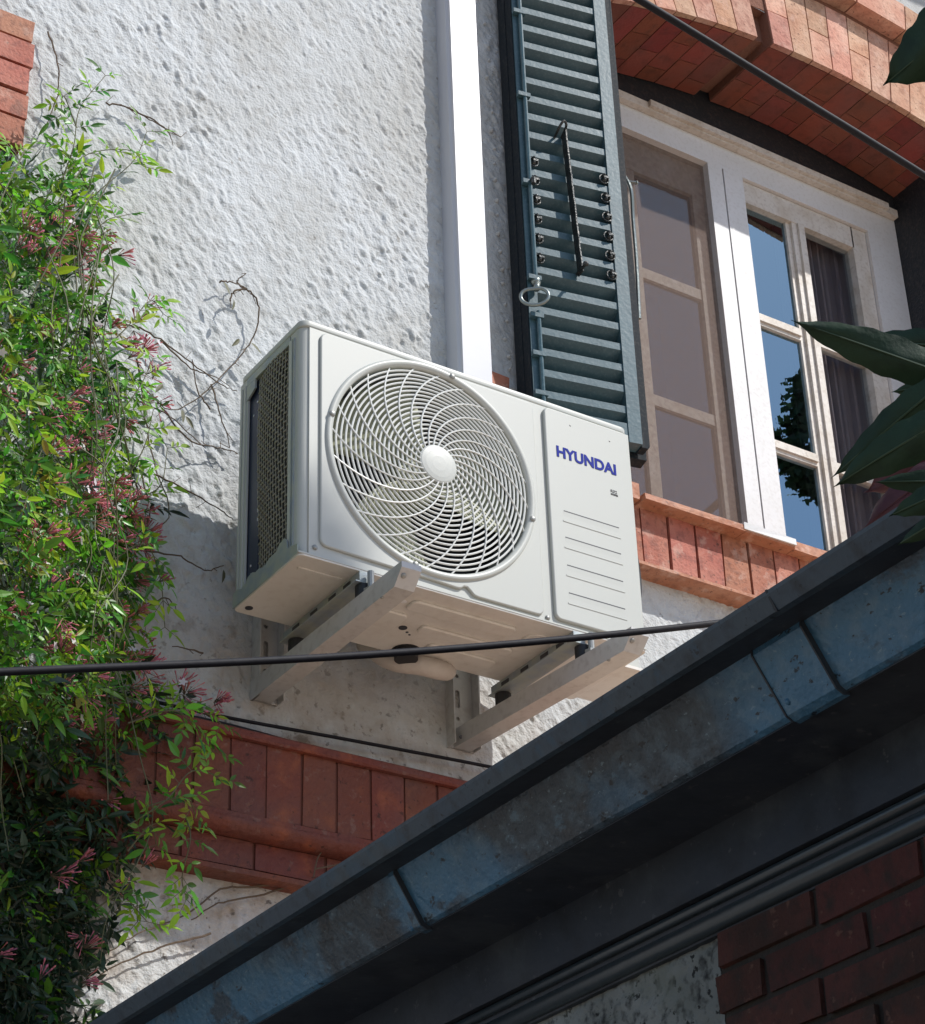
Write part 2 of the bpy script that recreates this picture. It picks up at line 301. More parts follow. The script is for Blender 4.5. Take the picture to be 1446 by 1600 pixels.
# ------------------------------------------------------------------ house
house = thing('house', 'white roughcast house wall with brick arched window, brick ledge and open green shutter', 'house', (0, 0, 0))
OX0, OX1, OZ0, OZ1 = 1.13, 2.565, 4.10, 6.12           # window opening
def stucco_wall():
    rs = np.random.RandomState(3)
    xs = np.concatenate([np.linspace(-3.2, -.72, 20, endpoint=False), np.arange(-.72, 1.60, .0034), np.linspace(1.6, 4.6, 90)])
    zs = np.concatenate([np.linspace(0, 2.6, 14, endpoint=False), np.arange(2.6, 6.135, .0034), np.linspace(6.135, 7.6, 60)])
    # snap the opening's edges
    for a, vals in ((xs, (OX0, OX1)), (zs, (OZ0, OZ1))):
        for q in vals: a[np.argmin(abs(a-q))] = q
    nx, nz = len(xs), len(zs)
    def field(sx, sz, ang, seed):
        g = np.random.RandomState(seed).randn(1024, 1024)
        k = np.fft.fftfreq(1024)*1024/ (1024*.0034)
        KX, KZ = np.meshgrid(k, k); c, s = math.cos(ang), math.sin(ang)
        a = KX*c+KZ*s; b = -KX*s+KZ*c
        F = np.fft.fft2(g)*np.exp(-2*np.pi**2*((a*sx)**2+(b*sz)**2)); h = np.real(np.fft.ifft2(F)); return h/h.std()
    A = field(.0045, .0080, .55, 1); B = field(.011, .019, .5, 2); Cc = field(.0027, .0045, .4, 5); D = field(.09, .12, 0, 8); E = field(.0036, .0085, .55, 9)
    P_ = field(.0030, .0052, .6, 21)
    mod = .6+.4*np.clip(field(.12, .16, 0, 31)*.6+.6, 0, 1.6)
    H = mod*(.0010*np.tanh(A)+.0006*np.tanh(B)+.00050*Cc-.0022*np.clip(E-1.1, 0, 1.3)-.0026*np.clip(P_-1.2, 0, 1.2)+.0024*np.clip(A*.7+B*.5-.9, 0, 1.5))+.0008*D
    ix = (np.round(xs/.0034).astype(int)) % 1024; iz = (np.round(zs/.0034).astype(int)) % 1024
    Hh = H[np.ix_(iz, ix)]
    X, Z = np.meshgrid(xs, zs); Y = -Hh-.001
    edge = np.minimum.reduce([abs(X-OX0)+100*((Z < OZ0-.01) | (Z > OZ1+.01)), abs(Z-OZ0)+100*((X < OX0-.01) | (X > OX1+.01))])
    Y = np.where(edge < .012, -.001, Y)
    V = np.stack([X, Y, Z], -1).reshape(-1, 3)
    I = np.arange(nx*nz).reshape(nz, nx)
    q = np.stack([I[:-1, :-1], I[:-1, 1:], I[1:, 1:], I[1:, :-1]], -1)
    cx = (xs[:-1]+xs[1:])/2; cz = (zs[:-1]+zs[1:])/2
    CX, CZ = np.meshgrid(cx, cz); keep = ~((CX > OX0) & (CX < OX1) & (CZ > OZ0) & (CZ < OZ1))
    q = q[keep]
    me = bpy.data.meshes.new('stucco_wall'); me.vertices.add(len(V)); me.vertices.foreach_set('co', V.ravel())
    me.loops.add(len(q)*4); me.loops.foreach_set('vertex_index', q.ravel().astype(np.int32)); me.polygons.add(len(q))
    me.polygons.foreach_set('loop_start', np.arange(0, len(q)*4, 4, dtype=np.int32)); me.polygons.foreach_set('use_smooth', np.ones(len(q), bool))
    me.update(calc_edges=True); me.validate()
    me.materials.append(M['stucco']); o = bpy.data.objects.new('stucco_wall', me); col.objects.link(o); finish(o, house)
stucco_wall()
# body of the house behind its face (so it is no sheet), with eaves and roof
bm = NB()
box(bm, -3.2, OX0, .02, .30, 0, 7.6); box(bm, OX1, 4.6, .02, .30, 0, 7.6); box(bm, OX0, OX1, .02, .30, 0, OZ0); box(bm, OX0, OX1, .305, .5, 6.02, 7.6); box(bm, OX0, OX1, .02, .30, 6.26, 7.6)
box(bm, -3.2, -3.0, .30, 5, 0, 7.6); box(bm, 4.4, 4.6, .30, 5, 0, 7.6); box(bm, -3.0, 4.4, 4.8, 5, 0, 7.6)
obj('masonry', bm, M['stucco_old'], house)
bm = NB(); prism(bm, [(-.62, 7.42), (-.62, 7.50), (2.5, 9.2), (5.4, 7.62), (5.4, 7.5), (0, 7.605)], lambda u, v, t: (t, u, v), -3.6, 5.0)
obj('roof', bm, M['roof'], house)

# --- top-left brick quoin
bm = NB()
zb = [4.605, 4.680, 4.752, 4.8235, 4.896, 4.962, 5.035]
for i in range(5):
    xr = -.461+(.004 if i % 2 else 0)
    box(bm, -.82, xr, -.032-rnd.uniform(0, .004), .01, zb[i]+.004, zb[i+1]-.004, j=.0015)
o = obj('brick_quoin', bm, M['brick_red'], house, bevel=.004, seg=2)
bm = NB(); box(bm, -.82, -.468, -.022, .008, 4.604, 4.958); obj('mortar_bed', bm, M['mortar'], o)

# --- broken brick end and mortar drips beside the shutter
q_ = at(775, 592, y=-.02)
bm = NB(); box(bm, q_.x-.028, q_.x+.030, -.030, .01, q_.z-.06, q_.z+.012, j=.006); box(bm, q_.x-.040, q_.x-.0285, -.022, .01, q_.z-.05, q_.z+.022, j=.005); obj('broken_brick', bm, M['brick_red'], house, bevel=.006, seg=2)
for k in range(22):
    q_ = at(758+k*1.9+rnd.uniform(-3, 3), 40+k*27+rnd.uniform(-4, 4), y=-.004); bm = NB(); dome(bm, (q_.x, -.001, q_.z), (0, -1, .1), rnd.uniform(.004, .006), rnd.uniform(.006, .011), 8, 3); obj('mortar_drip', bm, M['stucco'], house, smooth=True)

# --- brick arch over the window
AC_, AR = Vector((1.97, 0, 3.6)), 2.40
def pol(r, a, y): return (AC_.x+r*math.sin(a), y, AC_.z+r*math.cos(a))
def wedge(bm, r0, r1, a0, a1, y0, y1, j=.001):
    q = lambda: rnd.uniform(-j, j)
    c = [pol(r0+q(), a0, y0+q()), pol(r0+q(), a1, y0+q()), pol(r0+q(), a1, y1), pol(r0+q(), a0, y1), pol(r1+q(), a0, y0+q()), pol(r1+q(), a1, y0+q()), pol(r1+q(), a1, y1), pol(r1+q(), a0, y1)]
    hexa(bm, c)
da = .0775/AR; a0 = -.385; g = .0022/AR*1.0
bm = NB(); bs_ = NB(); k = 0; a = a0
slot = (math.atan2(1.745-1.97, 2.4), math.atan2(1.803-1.97, 2.4))
edges = []
while a < slot[0]-da*.5: edges.append((a, min(a+da, slot[0]))); a += da
a = slot[1]
while a < .40: edges.append((a, a+da)); a += da
for k, (p, q) in enumerate(edges):
    r1 = AR+.265
    rows = [(-.012, .010), (.010, .17), (.17, .29)] if k % 2 else [(-.012, .010), (.010, .11), (.11, .23), (.23, .29)]
    for i, (y0, y1) in enumerate(rows):
        y0_ = y0+(0 if i == 0 else .003)
        if i == 0:
            sp = [AR, r1] if k % 2 == 0 else [AR, AR+.13, r1]
        else: sp = [AR, AR+.1]
        for r_a, r_b in zip(sp[:-1], sp[1:]): wedge(bm if i == 0 else bs_, r_a+(.002 if i == 0 else .0035), r_b-.002, p+g, q-g, y0_-(0 if i == 0 else .0025), y1-.003)
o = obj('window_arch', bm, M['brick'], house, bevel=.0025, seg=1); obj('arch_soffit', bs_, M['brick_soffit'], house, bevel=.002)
bm = NB()
def arcslab(bm, r0, r1, y0, y1, s0, s1, n=24):
    for i in range(n):
        p = s0+(s1-s0)*i/n; q = s0+(s1-s0)*(i+1)/n
        hexa(bm, [pol(r0, p, y0), pol(r0, q, y0), pol(r0, q, y1), pol(r0, p, y1), pol(r1, p, y0), pol(r1, q, y0), pol(r1, q, y1), pol(r1, p, y1)])
arcslab(bm, AR+.0065, AR+.262, -.007, .286, a0, slot[0]); arcslab(bm, AR+.0065, AR+.262, -.007, .286, slot[1], .40)
arcslab(bm, AR+.035, AR+.13, .03, .288, slot[0], slot[1], 1); arcslab(bm, AR+.1305, AR+.2625, -.0045, .288, slot[0], slot[1], 1); arcslab(bm, AR+.263, AR+.289, -.006, .1, a0, .42)
obj('mortar_bed', bm, M['mortar_l'], o)
bm = NB()
a = a0
while a < .42:
    wedge(bm, AR+.288, AR+.398, a+g, a+da*2.3-g, -.062, .01); a += da*2.3
obj('arch_hood', bm, M['brick'], house, bevel=.003)
bm = NB(); arcslab(bm, AR+.29, AR+.394, -.056, .008, a0, .42); obj('hood_mortar', bm, M['mortar_l'], house)

# --- dark lintel and reveal lining
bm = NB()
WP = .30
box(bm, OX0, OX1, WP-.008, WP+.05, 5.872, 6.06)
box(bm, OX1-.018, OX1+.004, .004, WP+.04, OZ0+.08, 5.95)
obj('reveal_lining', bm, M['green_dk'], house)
bm = NB(); box(bm, OX0-.02, OX0, .004, WP+.04, OZ0+.08, 5.9); obj('jamb_lining', bm, M['white'], house)

# --- window
FX0, FX1 = OX0, 2.545
win = None
bm = NB()
Y0, Y1 = WP, WP+.07
box(bm, FX0, FX1, Y0, Y1, 5.757, 5.868)                      # head
box(bm, FX0, FX0+.05, Y0, Y1, 4.20, 5.757)
box(bm, 1.778, 1.833, Y0, Y1, 4.20, 5.757); box(bm, 1.836, 1.910, Y0-.003, Y1, 4.20, 5.757)
box(bm, 2.418, FX1, Y0, Y1, 4.20, 5.757)
box(bm, FX0, FX1, Y0-.002, Y1, 4.13, 4.23)
win = obj('window', bm, M['white'], house, bevel=.003, seg=2)
bm = NB(); box(bm, FX0, FX1-.002, WP-.022, WP-.001, 5.845, 5.8725); box(bm, 1.55, FX1-.05, WP-.034, WP-.0225, 5.852, 5.874)
obj('head_moulding', bm, M['cream'], win, bevel=.003)
# right casement
SY0, SY1 = WP+.012, WP+.052
bm = NB()
def bar(bm, x0, x1, z0, z1, s=0): box(bm, x0, x1, SY0+s, SY1-s, z0, z1)
bar(bm, 1.912, 1.920, 4.24, 5.755); bar(bm, 1.920, 2.36, 5.675, 5.755); bar(bm, 2.355, 2.416, 4.24, 5.755); bar(bm, 1.92, 2.36, 4.235, 4.27)
bm2 = bm
o = obj('casement', bm, M['cream'], win, bevel=.004, seg=2)
bm = NB()
box(bm, 2.106, 2.126, SY0+.002, SY1-.004, 4.27, 5.675); box(bm, 2.1265, 2.150, SY0-.006, SY1, 4.27, 5.675)
box(bm, 2.090, 2.1055, SY0+.012, SY1-.006, 4.27, 5.675)
for z in (5.235, 4.80):
    box(bm, 1.920, 2.0895, SY0+.003, SY1-.005, z+.012, z+.036); box(bm, 1.920, 2.0895, SY0+.010, SY1-.008, z, z+.0115)
    box(bm, 2.1505, 2.355, SY0+.008, SY1-.006, z+.004, z+.036)
obj('glazing_bar', bm, M['cream'], win, bevel=.004, seg=2)
for x0, x1, tilt in ((1.918, 2.090, 0), (2.158, 2.358, .35)):
    for z0, z1 in ((4.262, 4.805), (4.84, 5.24), (5.275, 5.68)):
        bm = NB(); cx = (x0+x1)/2; yy = WP+.033
        dy = tilt*(x1-x0)/2*.08
        hexa(bm, [(x0, yy-dy, z0), (x1, yy+dy, z0), (x1, yy+dy+.003, z0), (x0, yy-dy+.003, z0), (x0, yy-dy, z1), (x1, yy+dy, z1), (x1, yy+dy+.003, z1), (x0, yy-dy+.003, z1)])
        obj('pane', bm, M['glass2'] if tilt else M['glass'], win)
# left light: sash behind an insect screen
bm = NB()
LY0, LY1 = WP+.035, WP+.06
box(bm, 1.735, 1.777, LY0, LY1, 4.24, 5.755); box(bm, 1.18, 1.22, LY0, LY1, 4.24, 5.755); box(bm, 1.22, 1.735, LY0, LY1, 5.64, 5.755); box(bm, 1.22, 1.735, LY0, LY1, 4.235, 4.32)
box(bm, 1.482, 1.520, LY0+.002, LY1, 4.32, 5.64)
for z in (5.26, 4.83): box(bm, 1.22, 1.4815, LY0+.004, LY1-.002, z, z+.035); box(bm, 1.5205, 1.7345, LY0+.004, LY1-.002, z, z+.035)
obj('inner_casement', bm, M['cream'], win, bevel=.004, seg=2)
bm = NB(); box(bm, 1.20, 1.757, WP+.048, WP+.051, 4.28, 5.66); obj('pane', bm, M['glass'], win)
bm = NB(); box(bm, 1.182, 1.776, WP+.020, WP+.021, 4.232, 5.755); obj('insect_screen', bm, M['screen'], win)
# room behind
bm = NB()
box(bm, OX0, OX1, 1.5, 1.52, 3.9, 6.3); box(bm, OX0-.02, OX0, .31, 1.5, 3.9, 6.3); box(bm, OX1, OX1+.02, .31, 1.5, 3.9, 6.3)
box(bm, OX0, OX1, .51, 1.5, 6.3, 6.32); box(bm, OX0, OX1, .31, 1.5, 3.88, 3.9)
obj('room', bm, M['room'], house)
bm = NB(); pts = [(2.10+.30*i/60, .385+.012*math.sin(i*.9)+.004*math.sin(i*2.3)) for i in range(61)]
for (x0, y0), (x1, y1) in zip(pts[:-1], pts[1:]): bm.faces.new([bm.verts.new(p) for p in ((x0, y0, 4.2), (x1, y1, 4.2), (x1, y1, 5.8), (x0, y0, 5.8))])
obj('curtain', bm, M['curtain'], house, smooth=True)

# --- window sill
bm = NB()
x = 1.03; i = 0; bounds = []
while x < 1.75:
    bounds.append(x); box(bm, x+.003, x+.0775, -.056-rnd.uniform(0, .003), .03, 4.034, 4.180, j=.0012); x += .0815; i += 1
sill = obj('window_sill', bm, M['brick_red'], house, bevel=.005, seg=2)
bm = NB(); box(bm, 1.035, x-.006, -.047, .028, 4.031, 4.178)
while x < 2.62: box(bm, x+.003, x+.0775, -.056, .03, 4.034, 4.180); x += .0815
obj('mortar_bed', bm, M['mortar'], sill)
bm = NB(); box(bm, 1.02, 2.62, -.060, .02, 4.0255, 4.0335); obj('sill_course', bm, M['tile'], sill, bevel=.004)
bm = NB(); box(bm, 1.098, 1.40, -.098, .25, 4.180, 4.196, j=.001); box(bm, 1.403, 1.56, -.096, .25, 4.1795, 4.194, j=.001); box(bm, 1.563, 1.68, -.086, .25, 4.181, 4.204, j=.002); box(bm, 1.69, 2.565, -.075, .25, 4.18, 4.195)
box(bm, 1.05, 1.095, -.085, .02, 4.1815, 4.225, j=.002)
obj('sill_tile', bm, M['tile'], sill, bevel=.003, seg=2)
bm = NB(); box(bm, 1.395, 1.56, -.1005, -.0, 4.1845, 4.203, j=.0012); obj('paint_strip', bm, M['white'], sill, bevel=.001)

# --- brick ledge (string course)
bm = NB(); x = -1.9
while x < 1.7:
    box(bm, x+.0025, x+.0745, -.086-rnd.uniform(0, .002), .02, 3.188, 3.335, j=.001)
    x += .0775
ledge = obj('brick_ledge', bm, M['brick_dark'], house, bevel=.004, seg=2)
bm = NB(); box(bm, -1.9, 1.7, -.0835, .018, 3.19, 3.334); box(bm, -1.9, 1.7, -.041, .016, 3.095, 3.18); obj('mortar_bed', bm, M['ledge_joint'], ledge)
bm = NB()
prism(bm, [(.02, 3.336), (-.098, 3.336), (-.101, 3.340), (-.100, 3.352), (-.094, 3.357), (.02, 3.362)], lambda u, v, t: (t, u, v), -1.9, 1.7); obj('ledge_capping', bm, M['brick_dark'], ledge)
bm = NB(); pr = [(.01, 3.187), (-.088, 3.187)]+[(-.064-.026*math.cos(math.radians(a_)), 3.172-.0185*math.sin(math.radians(a_))) for a_ in range(-20, 91, 10)]+[(.01, 3.1535)]
prism(bm, pr, lambda u, v, t: (t, u, v), -1.9, 1.7); obj('ledge_lip', bm, M['brick_dark'], ledge, smooth=False)
bm = NB(); x = -1.9
while x < 1.7: box(bm, x+.002, x+.150, -.0445-rnd.uniform(0, .002), .015, 3.098, 3.152, j=.001); x += .155
obj('lower_course', bm, M['brick_dark'], ledge, bevel=.003)
bm = NB(); box(bm, -1.9, 1.7, -.050, .012, 3.084, 3.0945, j=0); obj('drip_course', bm, M['brick_dark'], ledge, bevel=.003)

# --- shutter folded open against the wall
SX0, SX1, SF = .790, 1.080, -.100
sh_z0, sh_z1 = 4.285, 6.10
ROT[0] = Matrix.Translation((SX0, SF, 0)) @ Matrix.Rotation(math.radians(-11.5), 4, 'Z') @ Matrix.Translation((-SX0, -SF, 0))    # stands a little off the wall
bm = NB()
box(bm, SX0, SX0+.024, SF, SF+.038, sh_z0, sh_z1)                 # narrow hanging stile
box(bm, 1.028, 1.062, SF, SF+.038, sh_z0, sh_z1)
box(bm, SX0+.0245, 1.0275, SF+.002, SF+.036, sh_z0, sh_z0+.052)
box(bm, SX0+.0245, 1.0275, SF+.002, SF+.036, sh_z1-.06, sh_z1)
shutter = obj('shutter', bm, M['green'], house, bevel=.003, seg=2)
bm = NB()                                                          # folded second leaf behind
box(bm, SX0+.004, 1.093, -.056, -.020, sh_z0-.012, sh_z1, j=.0015); box(bm, 1.0935, 1.111, -.044, -.018, sh_z0+.035, sh_z1, j=.002)
box(bm, SX0-.004, SX0+.003, -.060, -.016, sh_z0, sh_z1); box(bm, SX0-.0025, SX0-.0005, SF+.004, -.0605, sh_z0, sh_z1)
box(bm, 1.0625, SX1, SF+.007, SF+.036, sh_z0-.004, sh_z1, j=.001)
obj('rear_leaf', bm, M['edge'], shutter, bevel=.002)
PITCH = .0597
nsl = 0; z = 5.582+8*PITCH
while z > sh_z0+.06:
    bm = NB(); zz = z-.012
    # blade: blunt nose in front, rising inwards
    prism(bm, [(SF+.003, zz-.0100), (SF+.036, zz-.0350), (SF+.0385, zz-.030), (SF+.0385, zz-.021), (SF+.010, zz+.0105), (SF+.003, zz+.0095)], lambda u, v, t: (t, u, v), SX0+.0245, 1.0278)
    obj('slat', bm, M['green'], shutter, bevel=.0012); z -= PITCH; nsl += 1
# rod, ring pull, stay bar, pivots, straps
bm = NB(); tube(bm, [(SX0+.020, SF-.008, 4.33), (SX0+.020, SF-.008, 4.60)], .0055, 8); tube(bm, [(SX0+.018, SF-.008, 4.66), (SX0+.018, SF-.008, 6.1)], .0055, 8)
for z_ in (4.36, 4.47, 4.58, 4.69, 4.98, 5.26, 5.54): box(bm, SX0-.002, SX0+.031, SF-.0145, SF-.001, z_, z_+.012)
obj('latch_rod', bm, M['green'], shutter)
bm = NB(); P = []
for k in range(28):
    t = 2*math.pi*k/28; r = .026*(1-.18*max(0, math.sin(t))**6)
    P.append(Vector((SX0+.004+1.15*r*math.cos(t), SF-.026-.014*math.cos(t), 4.628+1.0*r*math.sin(t))))
tube(bm, P, .0046, 8, closed=True); tube(bm, [(SX0+.020, SF-.010, 4.68), (SX0+.013, SF-.02, 4.655)], .008, 8); dome(bm, (SX0+.02, SF-.002, 4.69), (0, -1, 0), .013, .014)
obj('ring_pull', bm, M['pewter'], shutter, smooth=True)
bm = NB()
A_ = Vector((.908, SF-.013, 5.172)); B_ = Vector((.926, SF-.015, 4.735))
n_ = 22
for i in range(n_):
    p = A_.lerp(B_, i/n_); q = A_.lerp(B_, (i+1)/n_); wv = rnd.uniform(-.0006, .0006)
    hexa(bm, [(q.x-.0018+wv, q.y-.012, q.z), (q.x+.0018+wv, q.y-.012, q.z), (q.x+.0018, q.y+.014, q.z), (q.x-.0018, q.y+.014, q.z), (p.x-.0018+wv, p.y-.012, p.z-.0003), (p.x+.0018+wv, p.y-.012, p.z-.0003), (p.x+.0018, p.y+.014, p.z-.0003), (p.x-.0018, p.y+.014, p.z-.0003)])
tube(bm, smoothpath([(.908, SF+.004, 5.165), (.907, SF-.03, 5.178), (.896, SF-.040, 5.182), (.888, SF-.030, 5.170), (.888, SF+.004, 5.160)], 5), .0034, 7)
tube(bm, [(.924, SF+.006, 4.745), (.925, SF-.045, 4.742)], .0042, 7); dome(bm, (.925, SF-.045, 4.742), (0, -1, 0), .0075, .008, 10, 3)
obj('tilt_bar', bm, M['iron'], shutter)
for i in range(6):
    for xk, zk in ((.824, 5.066), (1.016, 5.064)):
        bm = NB(); zc = zk-i*PITCH-.004
        for dz in (-.006, .009): dome(bm, (xk, SF+.001, zc+dz), (0, -1, .2), .0062, .011, 10, 3)
        tube(bm, [(xk+.0125*math.cos(t_), SF-.001, zc+.013*math.sin(t_)) for t_ in np.linspace(0, 2*math.pi, 15)[:-1]], .0022, 6, closed=True)
        box(bm, xk-.003, xk+.010, SF-.010, SF+.004, zc-.002, zc+.004)
        obj('slat_pivot', bm, M['iron'], shutter)
ROT_, ROT[0] = ROT[0], None
bm = NB(); pth = smoothpath([(1.128, -.085, 5.165), (1.135, -.100, 5.11), (1.146, -.085, 5.03), (1.149, -.08, 4.9), (1.142, -.08, 4.72)], 6)
tube(bm, pth, .0052, 7); tube(bm, [(1.125, -.09, 5.14), (1.150, -.105, 5.135)], .0035, 7); dome(bm, (1.15, -.105, 5.135), (1, -.2, 0), .006, .006, 8, 3)
obj('wall_hook', bm, M['pewter'], house); ROT[0] = ROT_
bm = NB(); tube(bm, smoothpath([(.812, SF-.005, 4.99), (.808, SF-.028, 4.985), (.806, SF-.032, 4.965)], 5), .006, 8); obj('stop_hook', bm, M['iron'], shutter)
ROT[0] = None

# ------------------------------------------------------------------ cable trunking on the wall
bm = NB()
prism(bm, [(.617, 0), (.617, -.046), (.623, -.052), (.623, -.060), (.701, -.062), (.703, -.058), (.703, 0)], lambda u, v, t: (u, v, t), 3.90, 6.9)
o = obj('cable_trunking', bm, M['pvc'], bevel=.0015); o['label'] = 'white vertical plastic trunking running up the wall behind the outdoor unit'; o['category'] = 'cable trunking'

# ------------------------------------------------------------------ air conditioner
AX, AYF, AZ = 0.0, -.415, 4.10          # front-top-left corner
Wd, Dp, Ht = .80, .255, .531
ac = thing('air_conditioner', 'ivory outdoor air conditioner unit with round spiral fan grille on wall brackets', 'air conditioner', (.4, -.29, AZ-Ht))
def fx(x): return AX+x
def fz(z): return AZ+z
def fy(y): return AYF+y
GC = (.2945, AZ-.2600); GR = .2345
def shift(P): return P
# front frame
plate('front_panel', [[(.018, AZ-.527), (.800, AZ-.527), (.800, AZ-.016), (.018, AZ-.016)][::-1], circ(GC[0], GC[1], GR+.002)], fy(.003), .006, .0004, M['ac'], ac)
# raised fan panel with the small kink in its lower border
O = rrect(.040, .548, AZ-.506, AZ-.022, .018)
low = [(.040+.018, AZ-.506)]
out = [p for p in O if not (p[1] < AZ-.5055 and p[0] > .1)]
outline = []
for cx, cz, a0_ in ((.548-.016, AZ-.022-.016, 0), (.040+.016, AZ-.022-.016, 90), (.040+.016, AZ-.505+.016, 180)):
    for k in range(7):
        a_ = math.radians(a0_+15*k); outline.append((cx+.016*math.cos(a_), cz+.016*math.sin(a_)))
outline += [(.300, AZ-.512), (.345, AZ-.514), (.353, AZ-.512), (.360, AZ-.506), (.367, AZ-.506), (.374, AZ-.512), (.382, AZ-.5195), (.392, AZ-.5215), (.530, AZ-.5215), (.539, AZ-.520), (.546, AZ-.513), (.548, AZ-.505)]
plate('fan_panel', [outline, circ(GC[0], GC[1], GR+.0025)], fy(-.0025), .007, .0028, M['ac'], ac)
svc = plate('service_panel', [rrect(.574, .792, AZ-.520, AZ-.020, .014)], fy(-.0035), .009, .0032, M['ac'], ac)
# pressed louvres, prints, screws
for zt in (3.838, 3.776, 3.7115, 3.648):
    bm = NB(); x0, x1 = .606, .752; y = fy(-.0078)
    hexa(bm, [(x0, y, zt-.024), (x1, y, zt-.024), (x1, y+.002, zt-.024), (x0, y+.002, zt-.024), (x0+.003, y-.0004, zt-.0035), (x1-.003, y-.0004, zt-.0035), (x1-.003, y+.002, zt-.0035), (x0+.003, y+.002, zt-.0035)])
    o = obj('louvre', bm, M['ac'], svc, bevel=.0007)
    bm = NB(); box(bm, x0+.003, x1-.003, y-.0006, y+.001, zt-.0033, zt-.0010); obj('louvre_slit', bm, M['ac_dark'], svc)
    bm = NB(); box(bm, x0, x1, y-.0012, y+.001, zt-.0275, zt-.0245); obj('louvre_rim', bm, M['ac'], svc, bevel=.0007)
def text(s, x, z, size, m, par, name, off=.0, ext=.0006, sx=1, shear=0):
    cu = bpy.data.curves.new(name, 'FONT'); cu.body = s; cu.size = size; cu.extrude = ext; cu.offset = off; cu.shear = shear; cu.align_x = 'LEFT'
    t = bpy.data.objects.new(name, cu); col.objects.link(t); bpy.context.view_layer.update()
    me = bpy.data.meshes.new_from_object(t.evaluated_get(bpy.context.evaluated_depsgraph_get())); bpy.data.objects.remove(t)
    vs = [v.co.x for v in me.vertices]; wd = max(vs)-min(vs); k = sx/wd; mn = min(vs)
    me.transform(Matrix.Translation((x, fy(-.0084), z)) @ Matrix(((1, 0, 0, 0), (0, 0, -1, 0), (0, 1, 0, 0), (0, 0, 0, 1))) @ Matrix.Diagonal((k, 1, 1, 1)) @ Matrix.Translation((-mn, 0, 0)))
    me.name = name; me.materials.clear(); me.materials.append(m); o = bpy.data.objects.new(name, me); col.objects.link(o); return finish(o, par)
text('HYUNDAI', .600, 3.965, .0355, M['blue'], svc, 'brand_lettering', off=.0012, sx=.153)
text('R32', .735, 3.919, .0085, M['ink'], svc, 'small_print', sx=.016); text('INVERTER', .735, 3.912, .006, M['ink'], svc, 'small_print', sx=.018)
for sx_, sz_ in ((.031, 3.589), (.558, 3.5795), (.640, 4.052), (.742, 4.046)):
    bm = NB(); r = .0055 if sx_ < .6 else .0022; dome(bm, (sx_, fy(-.001 if sx_ < .6 else -.008), sz_), (0, -1, 0), r, .0035 if sx_ < .6 else .0012, 12, 3); obj('screw', bm, M['zinc'], ac, smooth=True)
# posts, top, side, back
bm = NB()
arc = [(.0015+.0185-.0185*math.cos(math.radians(a_)), .0035+.0185-.0185*math.sin(math.radians(a_))) for a_ in range(0, 91, 10)]
prof = [(.0015, .046)]+arc+[(.020, .006), (.020, .040), (.006, .046)]
prism(bm, prof, lambda u, v, t: (fx(u), fy(v), t), AZ-.529, AZ-.016)
box(bm, -.0005, .004, fy(.040), fy(.050), AZ-.52, AZ-.03)
o = obj('corner_post', bm, M['ac'], ac, smooth=False)
for i_, xx in enumerate((.028, .036)):
    bm = NB(); box(bm, -.0012, .002, fy(xx), fy(xx+.0028), AZ-.515, AZ-.03); obj('post_rib', bm, M['ac_flange'], ac)
bm = NB()
prism(bm, [(.0015, .222), (.0015, .2545), (.06, .2545), (.06, .25), (.006, .25), (.006, .222)], lambda u, v, t: (fx(u), fy(v), t), AZ-.529, AZ-.016)
box(bm, -.0015, .0012, fy(.229), fy(.235), AZ-.50, AZ-.03); box(bm, -.0015, .0012, fy(.243), fy(.248), AZ-.50, AZ-.03)
obj('rear_post', bm, M['ac'], ac)
bm = NB(); box(bm, .794, .80, fy(.007), fy(.2545), AZ-.529, AZ-.016); box(bm, .45, .7935, fy(.250), fy(.2545), AZ-.529, AZ-.016); obj('side_panel', bm, M['ac'], ac, bevel=.002)
plate('top_cover', [rrect(-.0005, .8005, fy(-.0008), fy(.256), .019, 8)], AZ-.0075, .0165, .0040, M['ac'], ac, axis='z')
bm = NB(); box(bm, .0, .012, fy(.048), fy(.225), AZ-.034, AZ-.017); hexa(bm, [(0, fy(.19), AZ-.055), (.004, fy(.19), AZ-.055), (.004, fy(.225), AZ-.07), (0, fy(.225), AZ-.07), (0, fy(.19), AZ-.0345), (.004, fy(.19), AZ-.0345), (.004, fy(.225), AZ-.0345), (0, fy(.225), AZ-.0345)])
obj('upper_rail', bm, M['ac_flange'], ac)
# coil, guard net on the left side
bm = NB(); box(bm, .035, .055, fy(.05), fy(.235), AZ-.52, AZ-.02); box(bm, .055, .45, fy(.215), fy(.235), AZ-.52, AZ-.02); coil = obj('condenser_coil', bm, M['coil'], ac)
bm = NB(); box(bm, .008, .011, fy(.180), fy(.223), AZ-.51, AZ-.03); obj('tube_sheet', bm, M['navy'], ac)
for y_, z_ in ((.19, -.085), (.205, -.11), (.205, -.455), (.203, -.475), (.204, -.484)):
    bm = NB(); box(bm, .0065, .0078, fy(y_), fy(y_+.003), AZ+z_-.004, AZ+z_); obj('clip', bm, M['white'], ac)  # white fleck painted in for lit wall showing through a gap
for z_ in (-.24, -.27, -.285, -.30, -.315, -.34, -.36):
    bm = NB(); box(bm, .0065, .0078, fy(.1815), fy(.183), AZ+z_-.009, AZ+z_); obj('clip', bm, M['white'], ac)  # more painted glimpses of brightness, drawn as small white boxes
bm = NB()
def gx(y, z): return .008+.006*math.sin((y-.05)/.13*math.pi)*-1+.004*math.sin(z*9)
ny, nz_ = 13, 46
for i in range(ny+1):
    y = .050+.130*i/ny
    pts = [(gx(y, -.03-.475*k/16), fy(y+.0012*math.sin(k*2+i)), AZ-.03-.475*k/16) for k in range(17)]
    tube(bm, pts, .0011, 4, cap=False)
